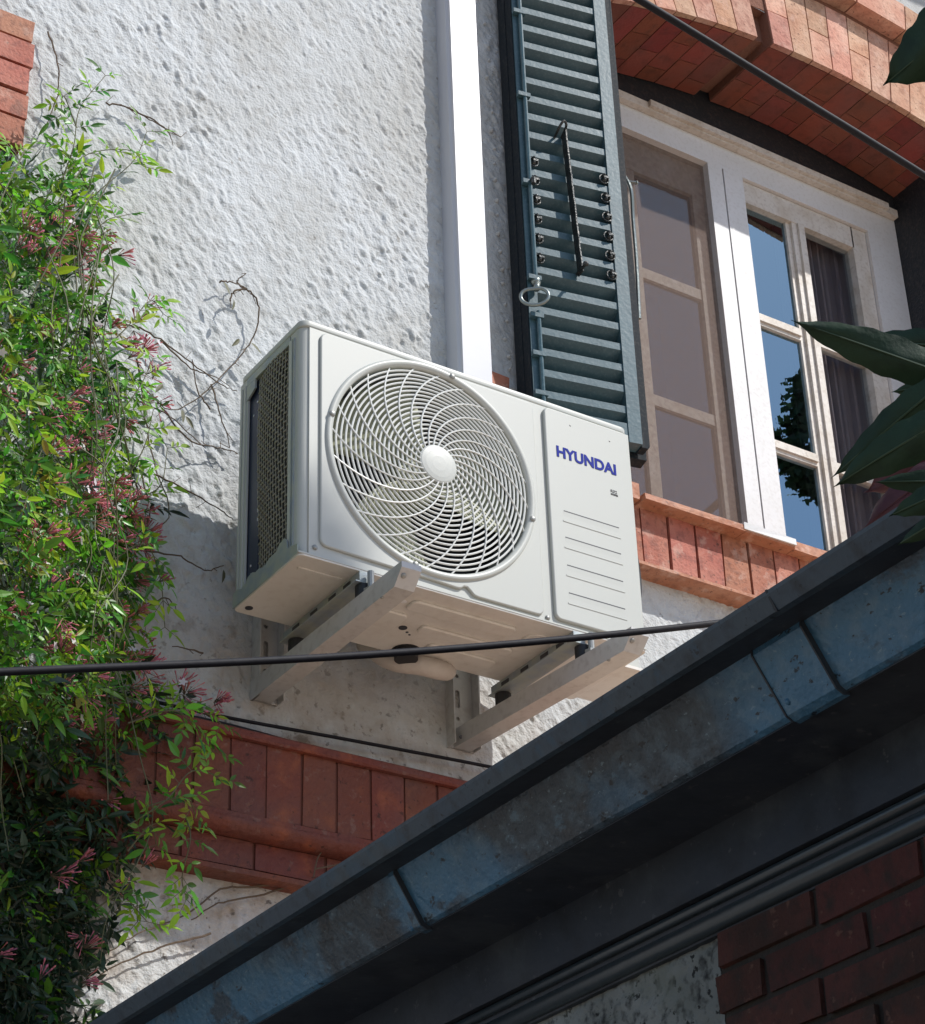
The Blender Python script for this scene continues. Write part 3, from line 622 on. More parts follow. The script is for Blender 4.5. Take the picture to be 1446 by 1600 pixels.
for k in range(nz_+1):
    z = -.032-.472*k/nz_
    for i in range(ny):
        if (i+k) % 2: continue
        ya = .050+.130*i/ny; yb = ya+.130/ny
        tube(bm, [(gx(ya, z)-.001, fy(ya-.001), AZ+z), (gx(yb, z)-.001, fy(yb+.001), AZ+z-.001)], .0016, 5)
obj('guard_net', bm, M['net'], ac)
# fan shroud, fan
bm = NB(); n = 72
def ringwall(r, y0, y1):
    a = [bm.verts.new((GC[0]+r*math.cos(2*math.pi*k/n), fy(y0), GC[1]+r*math.sin(2*math.pi*k/n))) for k in range(n)]
    b = [bm.verts.new((GC[0]+r*math.cos(2*math.pi*k/n), fy(y1), GC[1]+r*math.sin(2*math.pi*k/n))) for k in range(n)]
    for k in range(n): bm.faces.new((a[k], a[(k+1) % n], b[(k+1) % n], b[k]))
ringwall(.230, .004, .105)
obj('fan_shroud', bm, M['ac_flange'], ac, smooth=True)
bm = NB(); box(bm, .05, .56, fy(.150), fy(.152), AZ-.52, AZ-.02); box(bm, .560, .563, fy(.01), fy(.25), AZ-.52, AZ-.02); obj('inner_wall', bm, M['ac_dark'], ac)
fan = thing('x', 'x', 'x'); bpy.data.objects.remove(fan)
bm = NB(); disc(bm, (GC[0], fy(.045), GC[1]), (0, 1, 0), .05, .06, 32); fan = obj('fan', bm, M['ac_in'], ac)
for b_ in range(3):
    bm = NB(); grid = []
    base = math.radians(118+120*b_)
    for i in range(9):
        r = .045+(.222-.045)*i/8; rowv = []
        for j in range(13):
            t = j/12; ang = base+math.radians(-37+74*t)+.35*(i/8)**1.3
            y = .035+.060*t+.006*math.sin(t*math.pi)
            rowv.append(bm.verts.new((GC[0]+r*math.cos(ang), fy(y), GC[1]+r*math.sin(ang))))
        grid.append(rowv)
    for i in range(8):
        for j in range(12): bm.faces.new((grid[i][j], grid[i][j+1], grid[i+1][j+1], grid[i+1][j]))
    o = obj('blade', bm, M['ac_in'], fan, smooth=True)
    md = o.modifiers.new('s', 'SOLIDIFY'); md.thickness = .003
# grille
def gy(r): return -.0205*(1-(r/GR)**2)-.002
bm = NB()
prof = [(GR-.006, .006), (GR-.0065, -.004), (GR-.003, -.0105), (GR+.005, -.0125), (GR+.0095, -.009), (GR+.0105, -.0045)]
nn = 120; rings = [[bm.verts.new((GC[0]+r*math.cos(2*math.pi*k/nn), fy(y), GC[1]+r*math.sin(2*math.pi*k/nn))) for k in range(nn)] for r, y in prof]
for a, b in zip(rings[:-1], rings[1:]):
    for k in range(nn): bm.faces.new((a[k], a[(k+1) % nn], b[(k+1) % nn], b[k]))
grille = obj('fan_grille', bm, M['ac'], ac, smooth=True)
bm = NB(); NR = 18
for i in range(NR):
    r = .047+(GR-.010-.047)*(i+.3)/(NR-.6+.3)
    # flattened ring wire: deep, narrow section
    m_ = 84; sec = [(0, -.0026), (.0020, -.0014), (.0014, .0012), (-.0014, .0012), (-.0020, -.0014)]
    R_ = [[bm.verts.new((GC[0]+(r+u)*math.cos(2*math.pi*k/m_), fy(gy(r)+w_), GC[1]+(r+u)*math.sin(2*math.pi*k/m_))) for u, w_ in sec] for k in range(m_)]
    for k in range(m_):
        a, b = R_[k], R_[(k+1) % m_]
        for s in range(5): bm.faces.new((a[s], a[(s+1) % 5], b[(s+1) % 5], b[s]))
obj('ring_wire', bm, M['ac_wire'], grille, smooth=False)
bm = NB(); NS = 24
for s in range(NS):
    th = 2*math.pi*s/NS; pts = []
    for i in range(15):
        t = i/14; r = .040+(GR-.004-.040)*t; a_ = th-math.radians(66)*(t**.85)
        pts.append((GC[0]+r*math.cos(a_), fy(gy(r)-.0034+.0034*t**6), GC[1]+r*math.sin(a_)))
    tube(bm, pts, .0018, 5)
obj('spiral_wire', bm, M['ac_wire'], grille)
bm = NB(); disc(bm, (GC[0], fy(-.020), GC[1]), (0, -1, 0), .0425, .006, 48); dome(bm, (GC[0], fy(-.026), GC[1]), (0, -1, 0), .0425, .004, 48, 4)
obj('hub_cap', bm, M['ac'], grille, bevel=.001, smooth=False)
for a_ in (78, 258, 168, 348):
    bm = NB(); p = (GC[0]+(GR+.003)*math.cos(math.radians(a_)), fy(-.012), GC[1]+(GR+.003)*math.sin(math.radians(a_))); dome(bm, p, (0, -1, 0), .0068, .004, 14, 3); obj('screw', bm, M['zinc'], grille)
# base pan
plate('base_pan', [rrect(-.003, .803, fy(-.002), fy(.257), .012)], AZ-Ht-.0008, .006, .0012, M['ac_base'], ac, axis='z')
base = bpy.data.objects['base_pan']
yz = [(.002, -.5315), (.256, -.5315), (.256, -.500), (.236, -.497), (.222, -.503), (.205, -.499), (.195, -.490), (.178, -.488), (.165, -.494), (.150, -.492), (.140, -.497), (.125, -.497), (.112, -.490), (.085, -.489), (.070, -.478), (.052, -.476), (.042, -.484), (.040, -.502), (.012, -.508), (.002, -.512)]
plate('side_flange', [[(fy(a), AZ+b) for a, b in yz]], -.0035, .002, .0004, M['ac_flange'], base, axis='x')
bm = NB(); box(bm, -.0045, .801, fy(-.0032), fy(-.0003), AZ-.531, AZ-.5275); obj('front_flange', bm, M['ac'], base)
zb_ = AZ-Ht-.0038
def under(p0, p1, h=.0025, r=.008, name='pressed_rib', m=None):
    a, b = at(*p0, z=zb_), at(*p1, z=zb_); x0, x1 = sorted((a.x, b.x)); y0, y1 = sorted((a.y, b.y))
    plate(name, [rrect(x0, x1, y0, y1, min(r, (x1-x0)*.4, (y1-y0)*.4))], zb_-h/2+.0008, h, min(.001, h*.4), m or M['ac_base'], base, axis='z')
plate('pressed_rib', [rrect(.275, .515, -.375, -.335, .012)], zb_-.0022, .007, .0030, M['ac_base'], base, axis='z')
plate('pressed_rib', [rrect(.245, .30, -.315, -.19, .012)], zb_-.0022, .007, .0030, M['ac_base'], base, axis='z')
plate('pressed_rib', [rrect(.345, .56, -.295, -.265, .01)], zb_-.0022, .007, .0030, M['ac_base'], base, axis='z')
plate('pressed_rib', [circ(.575, -.345, .028, 24)], zb_-.0008, .004, .0015, M['ac_base'], base, axis='z')
plate('pressed_rib', [circ(.63, -.35, .018, 24)], zb_-.0008, .004, .0015, M['ac_base'], base, axis='z')
plate('pressed_rib', [rrect(.40, .56, -.235, -.20, .01)], zb_-.0022, .007, .0030, M['ac_base'], base, axis='z')
plate('pressed_rib', [rrect(.02, .115, -.375, -.366, .003)], zb_-.0006, .003, .001, M['ac_base'], base, axis='z')
for (hx, hy, rr) in ((.262, -.355, .006), (.318, -.262, .009), (.335, -.250, .003), (.345, -.243, .0025), (.50, -.213, .004), (.018, -.185, .008), (.70, -.30, .005)):
    plate('drain_hole', [circ(hx, hy, rr, 14)], zb_-.0002, .0016, .0002, M['ac_dark'] if rr != .006 else M['white'], base, axis='z')
# drain plug
bm = NB(); disc(bm, (.376, -.180, 3.574), (0, 0, -1), .030, .010, 24); disc(bm, (.376, -.180, 3.565), (0, 0, -1), .024, .020, 24); obj('drain_plug', bm, M['rubber'], base, bevel=.003, seg=2)
# mounting feet rails under the unit
for xr in (.140, .632):
    bm = NB()
    prism(bm, [(xr-.014, 3.5655), (xr-.014, 3.5445), (xr-.022, 3.5445), (xr-.022, 3.542), (xr+.022, 3.542), (xr+.022, 3.5445), (xr+.014, 3.5445), (xr+.014, 3.5655)], lambda u, v, t: (u, t, v), -.418, -.125)
    rail = obj('foot_rail', bm, M['ac_flange'], ac, bevel=.0008)
    for yy in (-.385, -.33, -.26, -.19):
        bm = NB(); box(bm, xr-.0153, xr-.0135, yy, yy+.026, 3.549, 3.559); obj('rail_slot', bm, M['ac_dark'], rail)
bm = NB(); box(bm, .8005, .845, -.335, -.170, 3.573, 3.84); obj('valve_cover', bm, M['ac'], ac, bevel=.012, seg=3)
bm = NB(); prism(bm, [(-.34, 3.566), (-.325, 3.566), (-.175, 3.566), (-.165, 3.570), (-.165, 3.5725), (-.34, 3.5725)], lambda u, v, t: (t, u, v), .803, .858); obj('valve_base', bm, M['ac_base'], ac, bevel=.001)
bm = NB(); tube(bm, smoothpath([(.800, -.375, 3.845), (.808, -.385, 3.83), (.814, -.388, 3.77), (.812, -.388, 3.71), (.800, -.38, 3.665)], 6), .009, 12); obj('side_handle', bm, M['rubber'], ac, smooth=True)

# ------------------------------------------------------------------ wall brackets
def bracket(xb, xf, bar_x, label, zshift=0):
    t = thing('wall_bracket', label, 'wall bracket', (xb+.02, 0, 3.47), 'steel brackets carrying the outdoor unit')
    bw = .042; bm = NB(); yt, yb = -.572, -.545
    def X(y, o): return xb+(xf-xb)*(-y/.57)+o
    pts = [(0, 3.470), (yb, 3.470), (yt, 3.499), (yt, 3.511), (0, 3.511)]
    A = [bm.verts.new((X(y, 0), y, z)) for y, z in pts]; B = [bm.verts.new((X(y, bw), y, z)) for y, z in pts]
    bm.faces.new(A[::-1]); bm.faces.new(B)
    for i in range(5):
        if i == 4: pass
        bm.faces.new((A[i], A[(i+1) % 5], B[(i+1) % 5], B[i]))
    arm = obj('arm', bm, M['steel'], t, bevel=.0012)
    bm = NB(); dome(bm, (X(-.55, .010), -.562, 3.487), (0, -.7, -.7), .0055, .003, 10, 3); dome(bm, (X(-.50, .002), -.50, 3.4695), (0, 0, -1), .004, .003, 8, 2); obj('bolt', bm, M['zinc'], t)
    for yy, rr in ((-.405, .017), (-.150, .017)):
        bm = NB(); disc(bm, (X(yy, bw/2), yy, 3.512), (0, 0, 1), rr, .029, 20); obj('rubber_pad', bm, M['rubber'], t, bevel=.004, seg=2)
    bm = NB(); disc(bm, (X(-.43, bw/2), -.43, 3.512), (0, 0, 1), .0065, .05, 10); disc(bm, (X(-.43, bw/2), -.43, 3.5125), (0, 0, 1), .014, .012, 6); obj('bolt', bm, M['zinc'], t)
    b0, b1 = bar_x
    holes = [rrect(b0+.022, b0+.033, z, z+.042, .005, 4) for z in (3.565, 3.68, 3.80, 3.92)]+[circ(b0+.027, z, .0045, 12) for z in (3.54, 3.64)]
    plate('upright', [[(b0+.003, 3.470), (b1-.003, 3.470), (b1-.003, 3.98), (b0+.003, 3.98)]]+holes, -.006, .003, .0005, M['steel'], t)
    up = [o for o in t.children if o.name.startswith('upright')][0]
    bm = NB(); box(bm, b0, b0+.0028, -.034, 0, 3.470, 3.98); box(bm, b1-.0028, b1, -.034, 0, 3.470, 3.98); obj('upright_flange', bm, M['steel'], up, bevel=.0006)
    bm = NB(); disc(bm, (b0+.014, -.0345, 3.484), (0, -1, 0), .004, .002, 10); obj('bolt', bm, M['ink'], t)
bracket(.122, .122, (.124, .182), 'grey steel wall bracket under the fan end of the unit, left of the pair')
bracket(.598, .640, (.585, .652), 'grey steel wall bracket under the lettered end of the unit, beside the dark gutter')

# insulated pipe under the unit
bm = NB(); tube(bm, smoothpath([(.34, -.08, 3.62), (.372, -.13, 3.565), (.42, -.165, 3.550), (.465, -.165, 3.551), (.505, -.13, 3.575), (.52, -.06, 3.62)], 6), .021, 16)
o = obj('insulated_pipe', bm, mat('beige_pipe_wrap', (.55, .5, .45), .7, bump=.3, bs=60), smooth=True, label='pale insulated pipe bending below the back of the outdoor unit', cat='pipe')

# ------------------------------------------------------------------ cables
def cable(name, pts, r, label, cat='cable', group=None, m='cable'):
    bm = NB(); tube(bm, smoothpath(pts, 10), r, 10); return obj(name, bm, M[m], smooth=True, label=label, cat=cat, group=group)
c0 = at(-160, 1060, d=1.86)
cable('power_cable', [c0, at(0, 1050, d=1.90), at(460, 1030, d=2.04), at(800, 1006, d=2.18), at(1100, 976, d=2.34), at(1300, 950, d=2.47), at(1600, 905, d=2.70)], .0037, 'thick black cable strung across in front of the outdoor unit to the gutter')
cable('power_cable', [at(860, -80, y=-2.0), at(990, -6, y=-2.0), at(1220, 135, y=-2.0), at(1446, 275, y=-2.0), at(1700, 440, y=-2.0)], .0048, 'black cable crossing the brick arch above the white window')
cable('thin_wire', [at(150, 1075, y=-.03), at(345, 1119, y=-.03), at(540, 1155, y=-.034), at(755, 1196, y=-.03), at(900, 1226, y=-.03)], .0036, 'thin black wire along the wall just above the dark brick ledge')
cable('thin_wire', [at(150, 1092, y=-.09), at(340, 1128, y=-.09), at(520, 1176, y=-.09), at(740, 1226, y=-.09), at(900, 1266, y=-.09)], .0030, 'thin black wire lying on the front edge of the dark brick ledge')

# ------------------------------------------------------------------ side wing with gutter
GX = -.40
wing = thing('side_wing', 'low side wing in shade with blue-black metal gutter, dark soffit and brick corner', 'building', (.8, -2, 0))
YA, YB = -.012, -3.35
def gp(xa, m_): return 1.5936+m_*(xa+1.7116)      # height on the sight slope
def ext(name, prof, m, par=None, y0=YA, y1=YB, **k):
    bm = NB(); prism(bm, prof, lambda u, v, t: (u, t, v), y1, y0); return obj(name, bm, m, par or wing, **k)
zT = gp(GX, .7705)
prof = [(GX, zT), (GX+.004, zT-.003), (GX+.011, gp(GX+.011, .750)), (GX+.020, gp(GX+.020, .7475)), (GX+.050, gp(GX+.020, .7475)+.010), (GX+.060, gp(GX+.060, .731)), (GX+.062, gp(GX+.062, .7285)-.002), (GX+.100, gp(GX+.100, .665)), (GX+.106, gp(GX+.106, .660)), (GX+.235, gp(GX+.106, .660)+.0), (GX+.235, zT-.03), (GX+.01, zT+.004)]
gut = ext('gutter', prof, M['slate'])
ext('gutter_lip', [(GX-.0015, zT+.0005), (GX-.0005, zT-.0035), (GX+.0095, gp(GX+.011, .750)-.0005), (GX+.018, gp(GX+.011, .750)-.0008), (GX+.012, zT+.002), (GX+.004, zT+.0025)], M['slate_lip'], gut)
ext('gutter_groove', [(GX+.0195, gp(GX+.020, .7475)-.001), (GX+.0605, gp(GX+.060, .731)-.0012), (GX+.0605, gp(GX+.060, .731)+.003), (GX+.0195, gp(GX+.020, .7475)+.003)], M['slate2'], gut)  # dark strip: shade of the recess under the lip put into colour
ext('gutter_base', [(GX+.1075, gp(GX+.106, .660)-.0015), (GX+.236, gp(GX+.106, .660)-.0015), (GX+.236, gp(GX+.106, .660)+.002), (GX+.1075, gp(GX+.106, .660)+.002)], M['slate2'], gut)
zG = gp(GX+.106, .660)
def strap(px0, px1):
    y0 = at(*px0, x=GX+.062).y; y1 = at(*px1, x=GX+.062).y
    o_ = .0035
    P = [(GX+.0575, gp(GX+.060, .731)+.001), (GX+.0570, gp(GX+.062, .7285)-.006), (GX+.0950, gp(GX+.100, .665)-.003), (GX+.104, zG-.0045), (GX+.112, zG-.0045), (GX+.102, zG+.012), (GX+.064, gp(GX+.062, .7285)+.002)]
    ext('lap_strap', P, M['slate'], gut, y0=max(y0, y1), y1=min(y0, y1), bevel=.0008)
strap((1180, 1010), (1255, 955)); strap((612, 1377), (622, 1365))
for pj in ((1180, 1010), (1255, 955), (622, 1365)):
    yj = at(*pj, x=GX+.062).y
    ext('gutter_seam', [(GX+.0560, gp(GX+.060, .731)), (GX+.0555, gp(GX+.062, .7285)-.006), (GX+.0935, gp(GX+.100, .665)-.0035), (GX+.103, zG-.0052), (GX+.112, zG-.004), (GX+.098, zG+.012), (GX+.064, gp(GX+.062, .7285)+.002)], M['slate2'], gut, y0=yj+.0010, y1=yj-.0010)
for p in ((1236, 1098), (1192, 1022), (648, 1452), (617, 1380)):
    q = at(*p, x=GX+.075); bmr = NB(); dome(bmr, (q.x-.004, q.y, q.z), (-.8, 0, -.6), .004, .003, 8, 2); obj('rivet', bmr, M['slate'], gut)
bm = NB(); y_ = at(1200, 912, x=GX).y
prism(bm, [(GX-.0025, zT+.001), (GX+.0085, gp(GX+.011, .750)-.002), (GX+.02, gp(GX+.011, .750)+.002), (GX+.006, zT+.002)], lambda u, v, t: (u, t, v), y_-.0, y_+.003); obj('lip_joint', bm, M['slate2'], gut)
XS = GX+.225
ext('soffit', [(GX+.108, zG+.004), (XS, zG+.004), (XS, zG+.03), (GX+.108, zG+.03)], M['slate2'])
ext('frieze_board', [(XS-.012, zG+.003), (XS-.012, gp(XS-.012, .566)), (XS+.03, gp(XS-.012, .566)), (XS+.03, zG+.003)], M['slate2'])
zf = gp(XS-.012, .566)
def rod(cx, cz, r): return [(cx+r*math.cos(math.radians(a_)), cz+r*math.sin(math.radians(a_))) for a_ in range(0, 360, 20)]
ext('moulding', rod(XS-.002, zf-.0080, .0065), M['mould'], smooth=True)
ext('moulding', rod(XS+.003, zf-.031, .0115), M['mould'], smooth=True)
ext('moulding', [(XS+.000, zf-.012), (XS+.03, zf-.012), (XS+.03, zf-.045), (XS+.004, zf-.045)], M['slate2'])
XW = XS+.012; zw = zf-.044
yc = at(1128, 1530, x=XW).y
bm = NB(); nyy, nzz = 120, 160; V = []; F = []
rs = np.random.RandomState(5)
for i in range(nzz+1):
    for j in range(nyy+1):
        V.append((XW+rs.uniform(-.0018, .0018), yc+(YA-yc)*j/nyy, zw-.9*i/nzz))
for i in range(nzz):
    for j in range(nyy): a = i*(nyy+1)+j; F.append((a, a+1, a+nyy+2, a+nyy+1))
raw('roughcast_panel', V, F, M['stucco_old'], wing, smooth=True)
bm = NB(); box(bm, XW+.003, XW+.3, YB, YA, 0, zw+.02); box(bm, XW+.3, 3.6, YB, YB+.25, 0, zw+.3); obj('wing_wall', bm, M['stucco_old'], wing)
bm = NB(); r = 0; z = zw-.001
while z > 1.2:
    y = yc+(.006 if r % 2 else -.002); first = True
    while y > YB:
        ln = (.085 if (r % 2 and first) else .165); first = False
        box(bm, XW-.012+rnd.uniform(-.0015, .0015), XW+.002, max(y-ln, YB), y-.010, z-.040, z-.001, j=.002); y -= ln
    z -= .0485; r += 1
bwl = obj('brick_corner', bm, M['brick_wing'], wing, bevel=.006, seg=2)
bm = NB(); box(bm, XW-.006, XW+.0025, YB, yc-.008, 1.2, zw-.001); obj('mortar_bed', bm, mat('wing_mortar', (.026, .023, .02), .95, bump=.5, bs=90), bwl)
bm = NB(); prism(bm, [(GX+.03, zT-.004), (GX+.03, zT+.004), (1.62, zT+1.10), (3.7, zT+.05), (3.7, zT-.02)], lambda u, v, t: (u, t, v), YB, YA); obj('wing_roof', bm, M['roof'], wing)

# ------------------------------------------------------------------ jasmine
def leaflet(V, F, base, d, nrm, L, Wd, fold=.25, droop=.15):
    s = d.cross(nrm).normalized(); n = s.cross(d).normalized()
    i = len(V)
    prof = ((.0, 0), (.22, .85), (.5, 1.0), (.78, .55), (1.0, 0))
    V.append(base)
    for t, w_ in prof[1:-1]:
        c = base+d*L*t-n*(droop*L*t*t); ww = Wd*w_*.5
        V.append(c+s*ww+n*fold*ww); V.append(c); V.append(c-s*ww+n*fold*ww)
    V.append(base+d*L-n*droop*L)
    F += [(i, i+1, i+2), (i, i+2, i+3)]
    for k in (0, 3): F += [(i+1+k, i+4+k, i+5+k, i+2+k), (i+2+k, i+5+k, i+6+k, i+3+k)]
    F += [(i+7, i+10, i+8), (i+8, i+10, i+9)]
def rv(s=1): return Vector((rnd.gauss(0, s), rnd.gauss(0, s), rnd.gauss(0, s)))
def compound(V, F, SV, p, d, nrm, size, pairs=None):
    """pinnate jasmine leaf"""
    pairs = pairs or rnd.choice((1, 2, 2, 3)); d = d.normalized(); nrm = (nrm-d*nrm.dot(d)).normalized(); s = d.cross(nrm).normalized()
    tip = p+d*size*(.45+.28*pairs); SV.append((p, tip))
    for k in range(pairs):
        q = p+(tip-p)*((k+.8)/(pairs+.3))
        for sg in (-1, 1):
            dd = (d*rnd.uniform(.45, .8)+s*sg+nrm*rnd.uniform(-.25, .25)).normalized()
            leaflet(V, F, q, dd, (nrm+rv(.25)).normalized(), size*rnd.uniform(.55, .8), size*rnd.uniform(.19, .31))
    leaflet(V, F, tip, (d+rv(.12)).normalized(), (nrm+rv(.2)).normalized(), size*rnd.uniform(.95, 1.3), size*rnd.uniform(.28, .42))

def inpoly(x, y, P):
    c = False; j = len(P)-1
    for i in range(len(P)):
        if (P[i][1] > y) != (P[j][1] > y) and x < (P[j][0]-P[i][0])*(y-P[i][1])/(P[j][1]-P[i][1])+P[i][0]: c = not c
        j = i
    return c
CROWN = [(-160, 240), (10, 250), (40, 225), (70, 215), (100, 250), (150, 290), (165, 350), (150, 420), (185, 470), (175, 530), (215, 600), (200, 660), (215, 720), (235, 790), (225, 860), (235, 930), (215, 1000), (225, 1060), (300, 1090), (270, 1130), (285, 1180), (235, 1230), (225, 1300), (195, 1380), (180, 1450), (150, 1500), (140, 1560), (100, 1700), (-160, 1700)]
TOPS = [(95, 150), (165, 115), (175, 150), (130, 200), (150, 240), (70, 260), (40, 240)]
vine = thing('jasmine_vine', 'climbing jasmine with pinnate green leaves and pink buds covering the wall edge', 'climbing plant', (-.7, -.2, 0))
V, F, SV = [], [], []; VY, FY = [], []; VO, FO = [], []
def dist_edge(px, py):
    xs_ = [p for p in CROWN if p[0] > 0]; best = 1e9
    for a, b in zip(xs_[:-1], xs_[1:]):
        if (a[1]-py)*(b[1]-py) <= 0 and a[1] != b[1]: best = min(best, a[0]+(b[0]-a[0])*(py-a[1])/(b[1]-a[1])-px)
    return best if best < 1e8 else 100
cnt = 0
OUT = Vector((.15, -.75, .45))
while cnt < 4600:
    px, py = rnd.uniform(-130, 310), rnd.uniform(215, 1680)
    if not inpoly(px, py, CROWN): continue
    e = dist_edge(px, py)
    if e < 70 and rnd.random() > .35+.65*e/70: continue
    th = .05+.30*min(1, max(0, e)/170)*(1.0 if py > 500 else .5+.5*(py-215)/285)
    if py > 1060: th *= max(.22, 1-(py-1060)/200)
    y = -.025-th*rnd.random()**.8
    p = at(px, py, y=y)
    d = Vector((rnd.gauss(.25, .8), rnd.gauss(-.25, .5), rnd.gauss(-.35, .7)))
    young = rnd.random() < (.34 if py < 1120 else .04)
    old = (not young) and rnd.random() < min(.88, max(.12, (py-1000)/260))  # lower leaves mostly take the darker copy: shade painted into their colour
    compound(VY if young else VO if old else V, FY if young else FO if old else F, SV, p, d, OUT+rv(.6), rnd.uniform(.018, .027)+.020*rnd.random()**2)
    cnt += 1
# shoots reaching out of the mass
SH = [([(90, 300), (115, 230), (125, 170), (165, 118)], -.10), ([(60, 330), (95, 280), (140, 240), (205, 235), (225, 260)], -.11), ([(110, 420), (160, 350), (200, 335)], -.10), ([(120, 330), (165, 290), (210, 250), (230, 205)], -.09),
      ([(150, 560), (200, 510), (235, 470), (255, 490)], -.10), ([(160, 680), (215, 610), (240, 560)], -.12), ([(190, 760), (225, 700), (240, 640)], -.12), ([(170, 880), (225, 850), (250, 900), (258, 980)], -.16), ([(200, 1130), (270, 1110), (310, 1140), (340, 1175)], -.17),
      ([(200, 1290), (260, 1250), (300, 1205), (350, 1215)], -.20), ([(230, 1260), (290, 1245), (306, 1275)], -.19), ([(200, 1330), (235, 1290), (245, 1320)], -.18), ([(260, 1090), (300, 1100), (345, 1130)], -.16), ([(150, 1420), (190, 1400), (230, 1440)], -.15), ([(290, 1275), (298, 1310), (285, 1370), (292, 1405)], -.19),
      ([(170, 1360), (210, 1390), (215, 1440)], -.14), ([(60, 300), (30, 250), (20, 230)], -.08), ([(205, 780), (250, 760), (262, 700)], -.12), ([(140, 880), (160, 960), (140, 940)], -.2), ([(120, 200), (100, 150), (95, 180)], -.08), ([(140, 300), (110, 245), (70, 225)], -.09)]
stems = NB()
for P, y in SH:
    pts = smoothpath([at(a, b, y=y-.02*math.sin(i*1.7)) for i, (a, b) in enumerate(P)], 6); tube(stems, pts, .0016, 5, r2=.0008)
    n = max(3, len(pts)//3)
    for k in range(n):
        q = pts[int((k+1)/n*(len(pts)-1))]; t = (pts[min(len(pts)-1, int((k+1)/n*(len(pts)-1)))]-pts[max(0, int((k+1)/n*(len(pts)-1))-2)]).normalized()
        for sg in (-1, 1):
            d = (t*.6+Vector((sg*.7, -.2, rnd.uniform(-.5, .3)))).normalized()
            yg = rnd.random() < .6
            compound(VY if yg else V, FY if yg else F, SV, q, d, Vector((0, -1, .35))+rv(.35), rnd.uniform(.022, .036), pairs=rnd.choice((1, 2, 2)))
raw('leaves', V, F, M['leaf'], vine, smooth=False)
raw('shade_tinted_leaves', VO, FO, M['leaf_shade'], vine)
raw('young_leaves', VY, FY, M['leaf_y'], vine, smooth=False)
# hanging stems inside the mass
for k in range(46):
    px = rnd.uniform(-60, 190); py = rnd.uniform(230, 900); y = -.05-rnd.random()*.22; P = [at(px, py, y=y)]
    for s in range(rnd.randint(3, 6)):
        px += rnd.gauss(10, 40); py += rnd.uniform(60, 150)
        if dist_edge(px, py) < 15: px -= 60
        P.append(at(px, py, y=y+rnd.gauss(0, .03)))
    tube(stems, smoothpath([p + rv(.006) for p in P], 5), .0017, 5, r2=.0009)
for a, b in SV: tube(stems, [a, b], .0007, 3, cap=False)
obj('stems', stems, M['stem_g'], vine)
# dry tendrils climbing on the render
TD = [[(165, 160), (200, 168), (240, 190), (285, 215)], [(200, 168), (235, 185), (262, 205), (268, 218)], [(75, 48), (90, 95), (92, 140), (80, 175), (72, 200)], [(190, 505), (235, 520), (290, 560), (345, 600), (372, 612)], [(250, 530), (300, 575), (340, 590)],
      [(365, 455), (385, 452), (402, 470), (404, 505), (385, 545), (345, 590), (305, 625), (265, 640), (225, 605), (185, 570)], [(385, 452), (372, 440), (384, 428)], [(343, 441), (362, 440), (385, 452)], [(360, 470), (366, 455), (385, 452)],
      [(255, 640), (300, 690), (345, 700), (372, 708)], [(150, 615), (210, 625), (265, 650), (320, 700)], [(240, 740), (300, 770), (340, 795), (366, 812)], [(230, 860), (280, 870), (320, 890), (350, 885)], [(215, 720), (235, 800), (210, 840)],
      [(225, 950), (260, 935), (275, 948)], [(330, 600), (345, 650), (360, 700)], [(215, 560), (225, 640), (240, 720), (265, 800), (240, 830)], [(320, 1020), (270, 1010)], [(330, 640), (310, 610), (300, 560)]]
for P in TD:
    dry = NB()
    pts = smoothpath([at(a, b, y=-.020-.012*rnd.random()) for a, b in P], 6)
    pts = [p+rv(.0012) for p in pts]; tube(dry, pts, .0022, 5, r2=.0010)
    for p in pts[::3]:
        if rnd.random() < .6: tube(dry, [p, p+Vector((rnd.gauss(0, .012), .0, rnd.gauss(0, .012)))], .0008, 4)
    obj('dry_tendril', dry, M['stem'], vine)
for P in [[(480, 1378), (400, 1385), (345, 1390), (290, 1430), (215, 1460), (165, 1490)], [(480, 1380), (400, 1400), (340, 1412), (300, 1438)], [(330, 1460), (250, 1480), (180, 1510), (120, 1550)], [(470, 1378), (430, 1370), (390, 1378)]]:
    dry = NB(); tube(dry, [p+rv(.001) for p in smoothpath([at(a, b, y=-.018) for a, b in P], 6)], .0024, 5, r2=.0012); obj('dry_tendril', dry, M['stem'], vine)
for P in [[(490, 1370), (500, 1335), (530, 1312), (570, 1310)], [(492, 1358), (530, 1350), (545, 1340)]]: dry = NB(); tube(dry, smoothpath([at(a, b, y=-.06) for a, b in P], 6), .0016, 5, r2=.0009); obj('dry_tendril', dry, M['stem'], vine)
VL, FL, s_ = [], [], []
for (a, b) in ((392, 535), (375, 530), (350, 440), (366, 468), (240, 615), (290, 650), (285, 640), (255, 600), (350, 890)):
    leaflet(VL, FL, at(a, b, y=-.04), Vector((rnd.gauss(0, .6), -.2, -.8)).normalized(), Vector((0, -1, .3))+rv(.3), .035, .010)
raw('withered_leaves', VL, FL, M['stem_g'], vine)
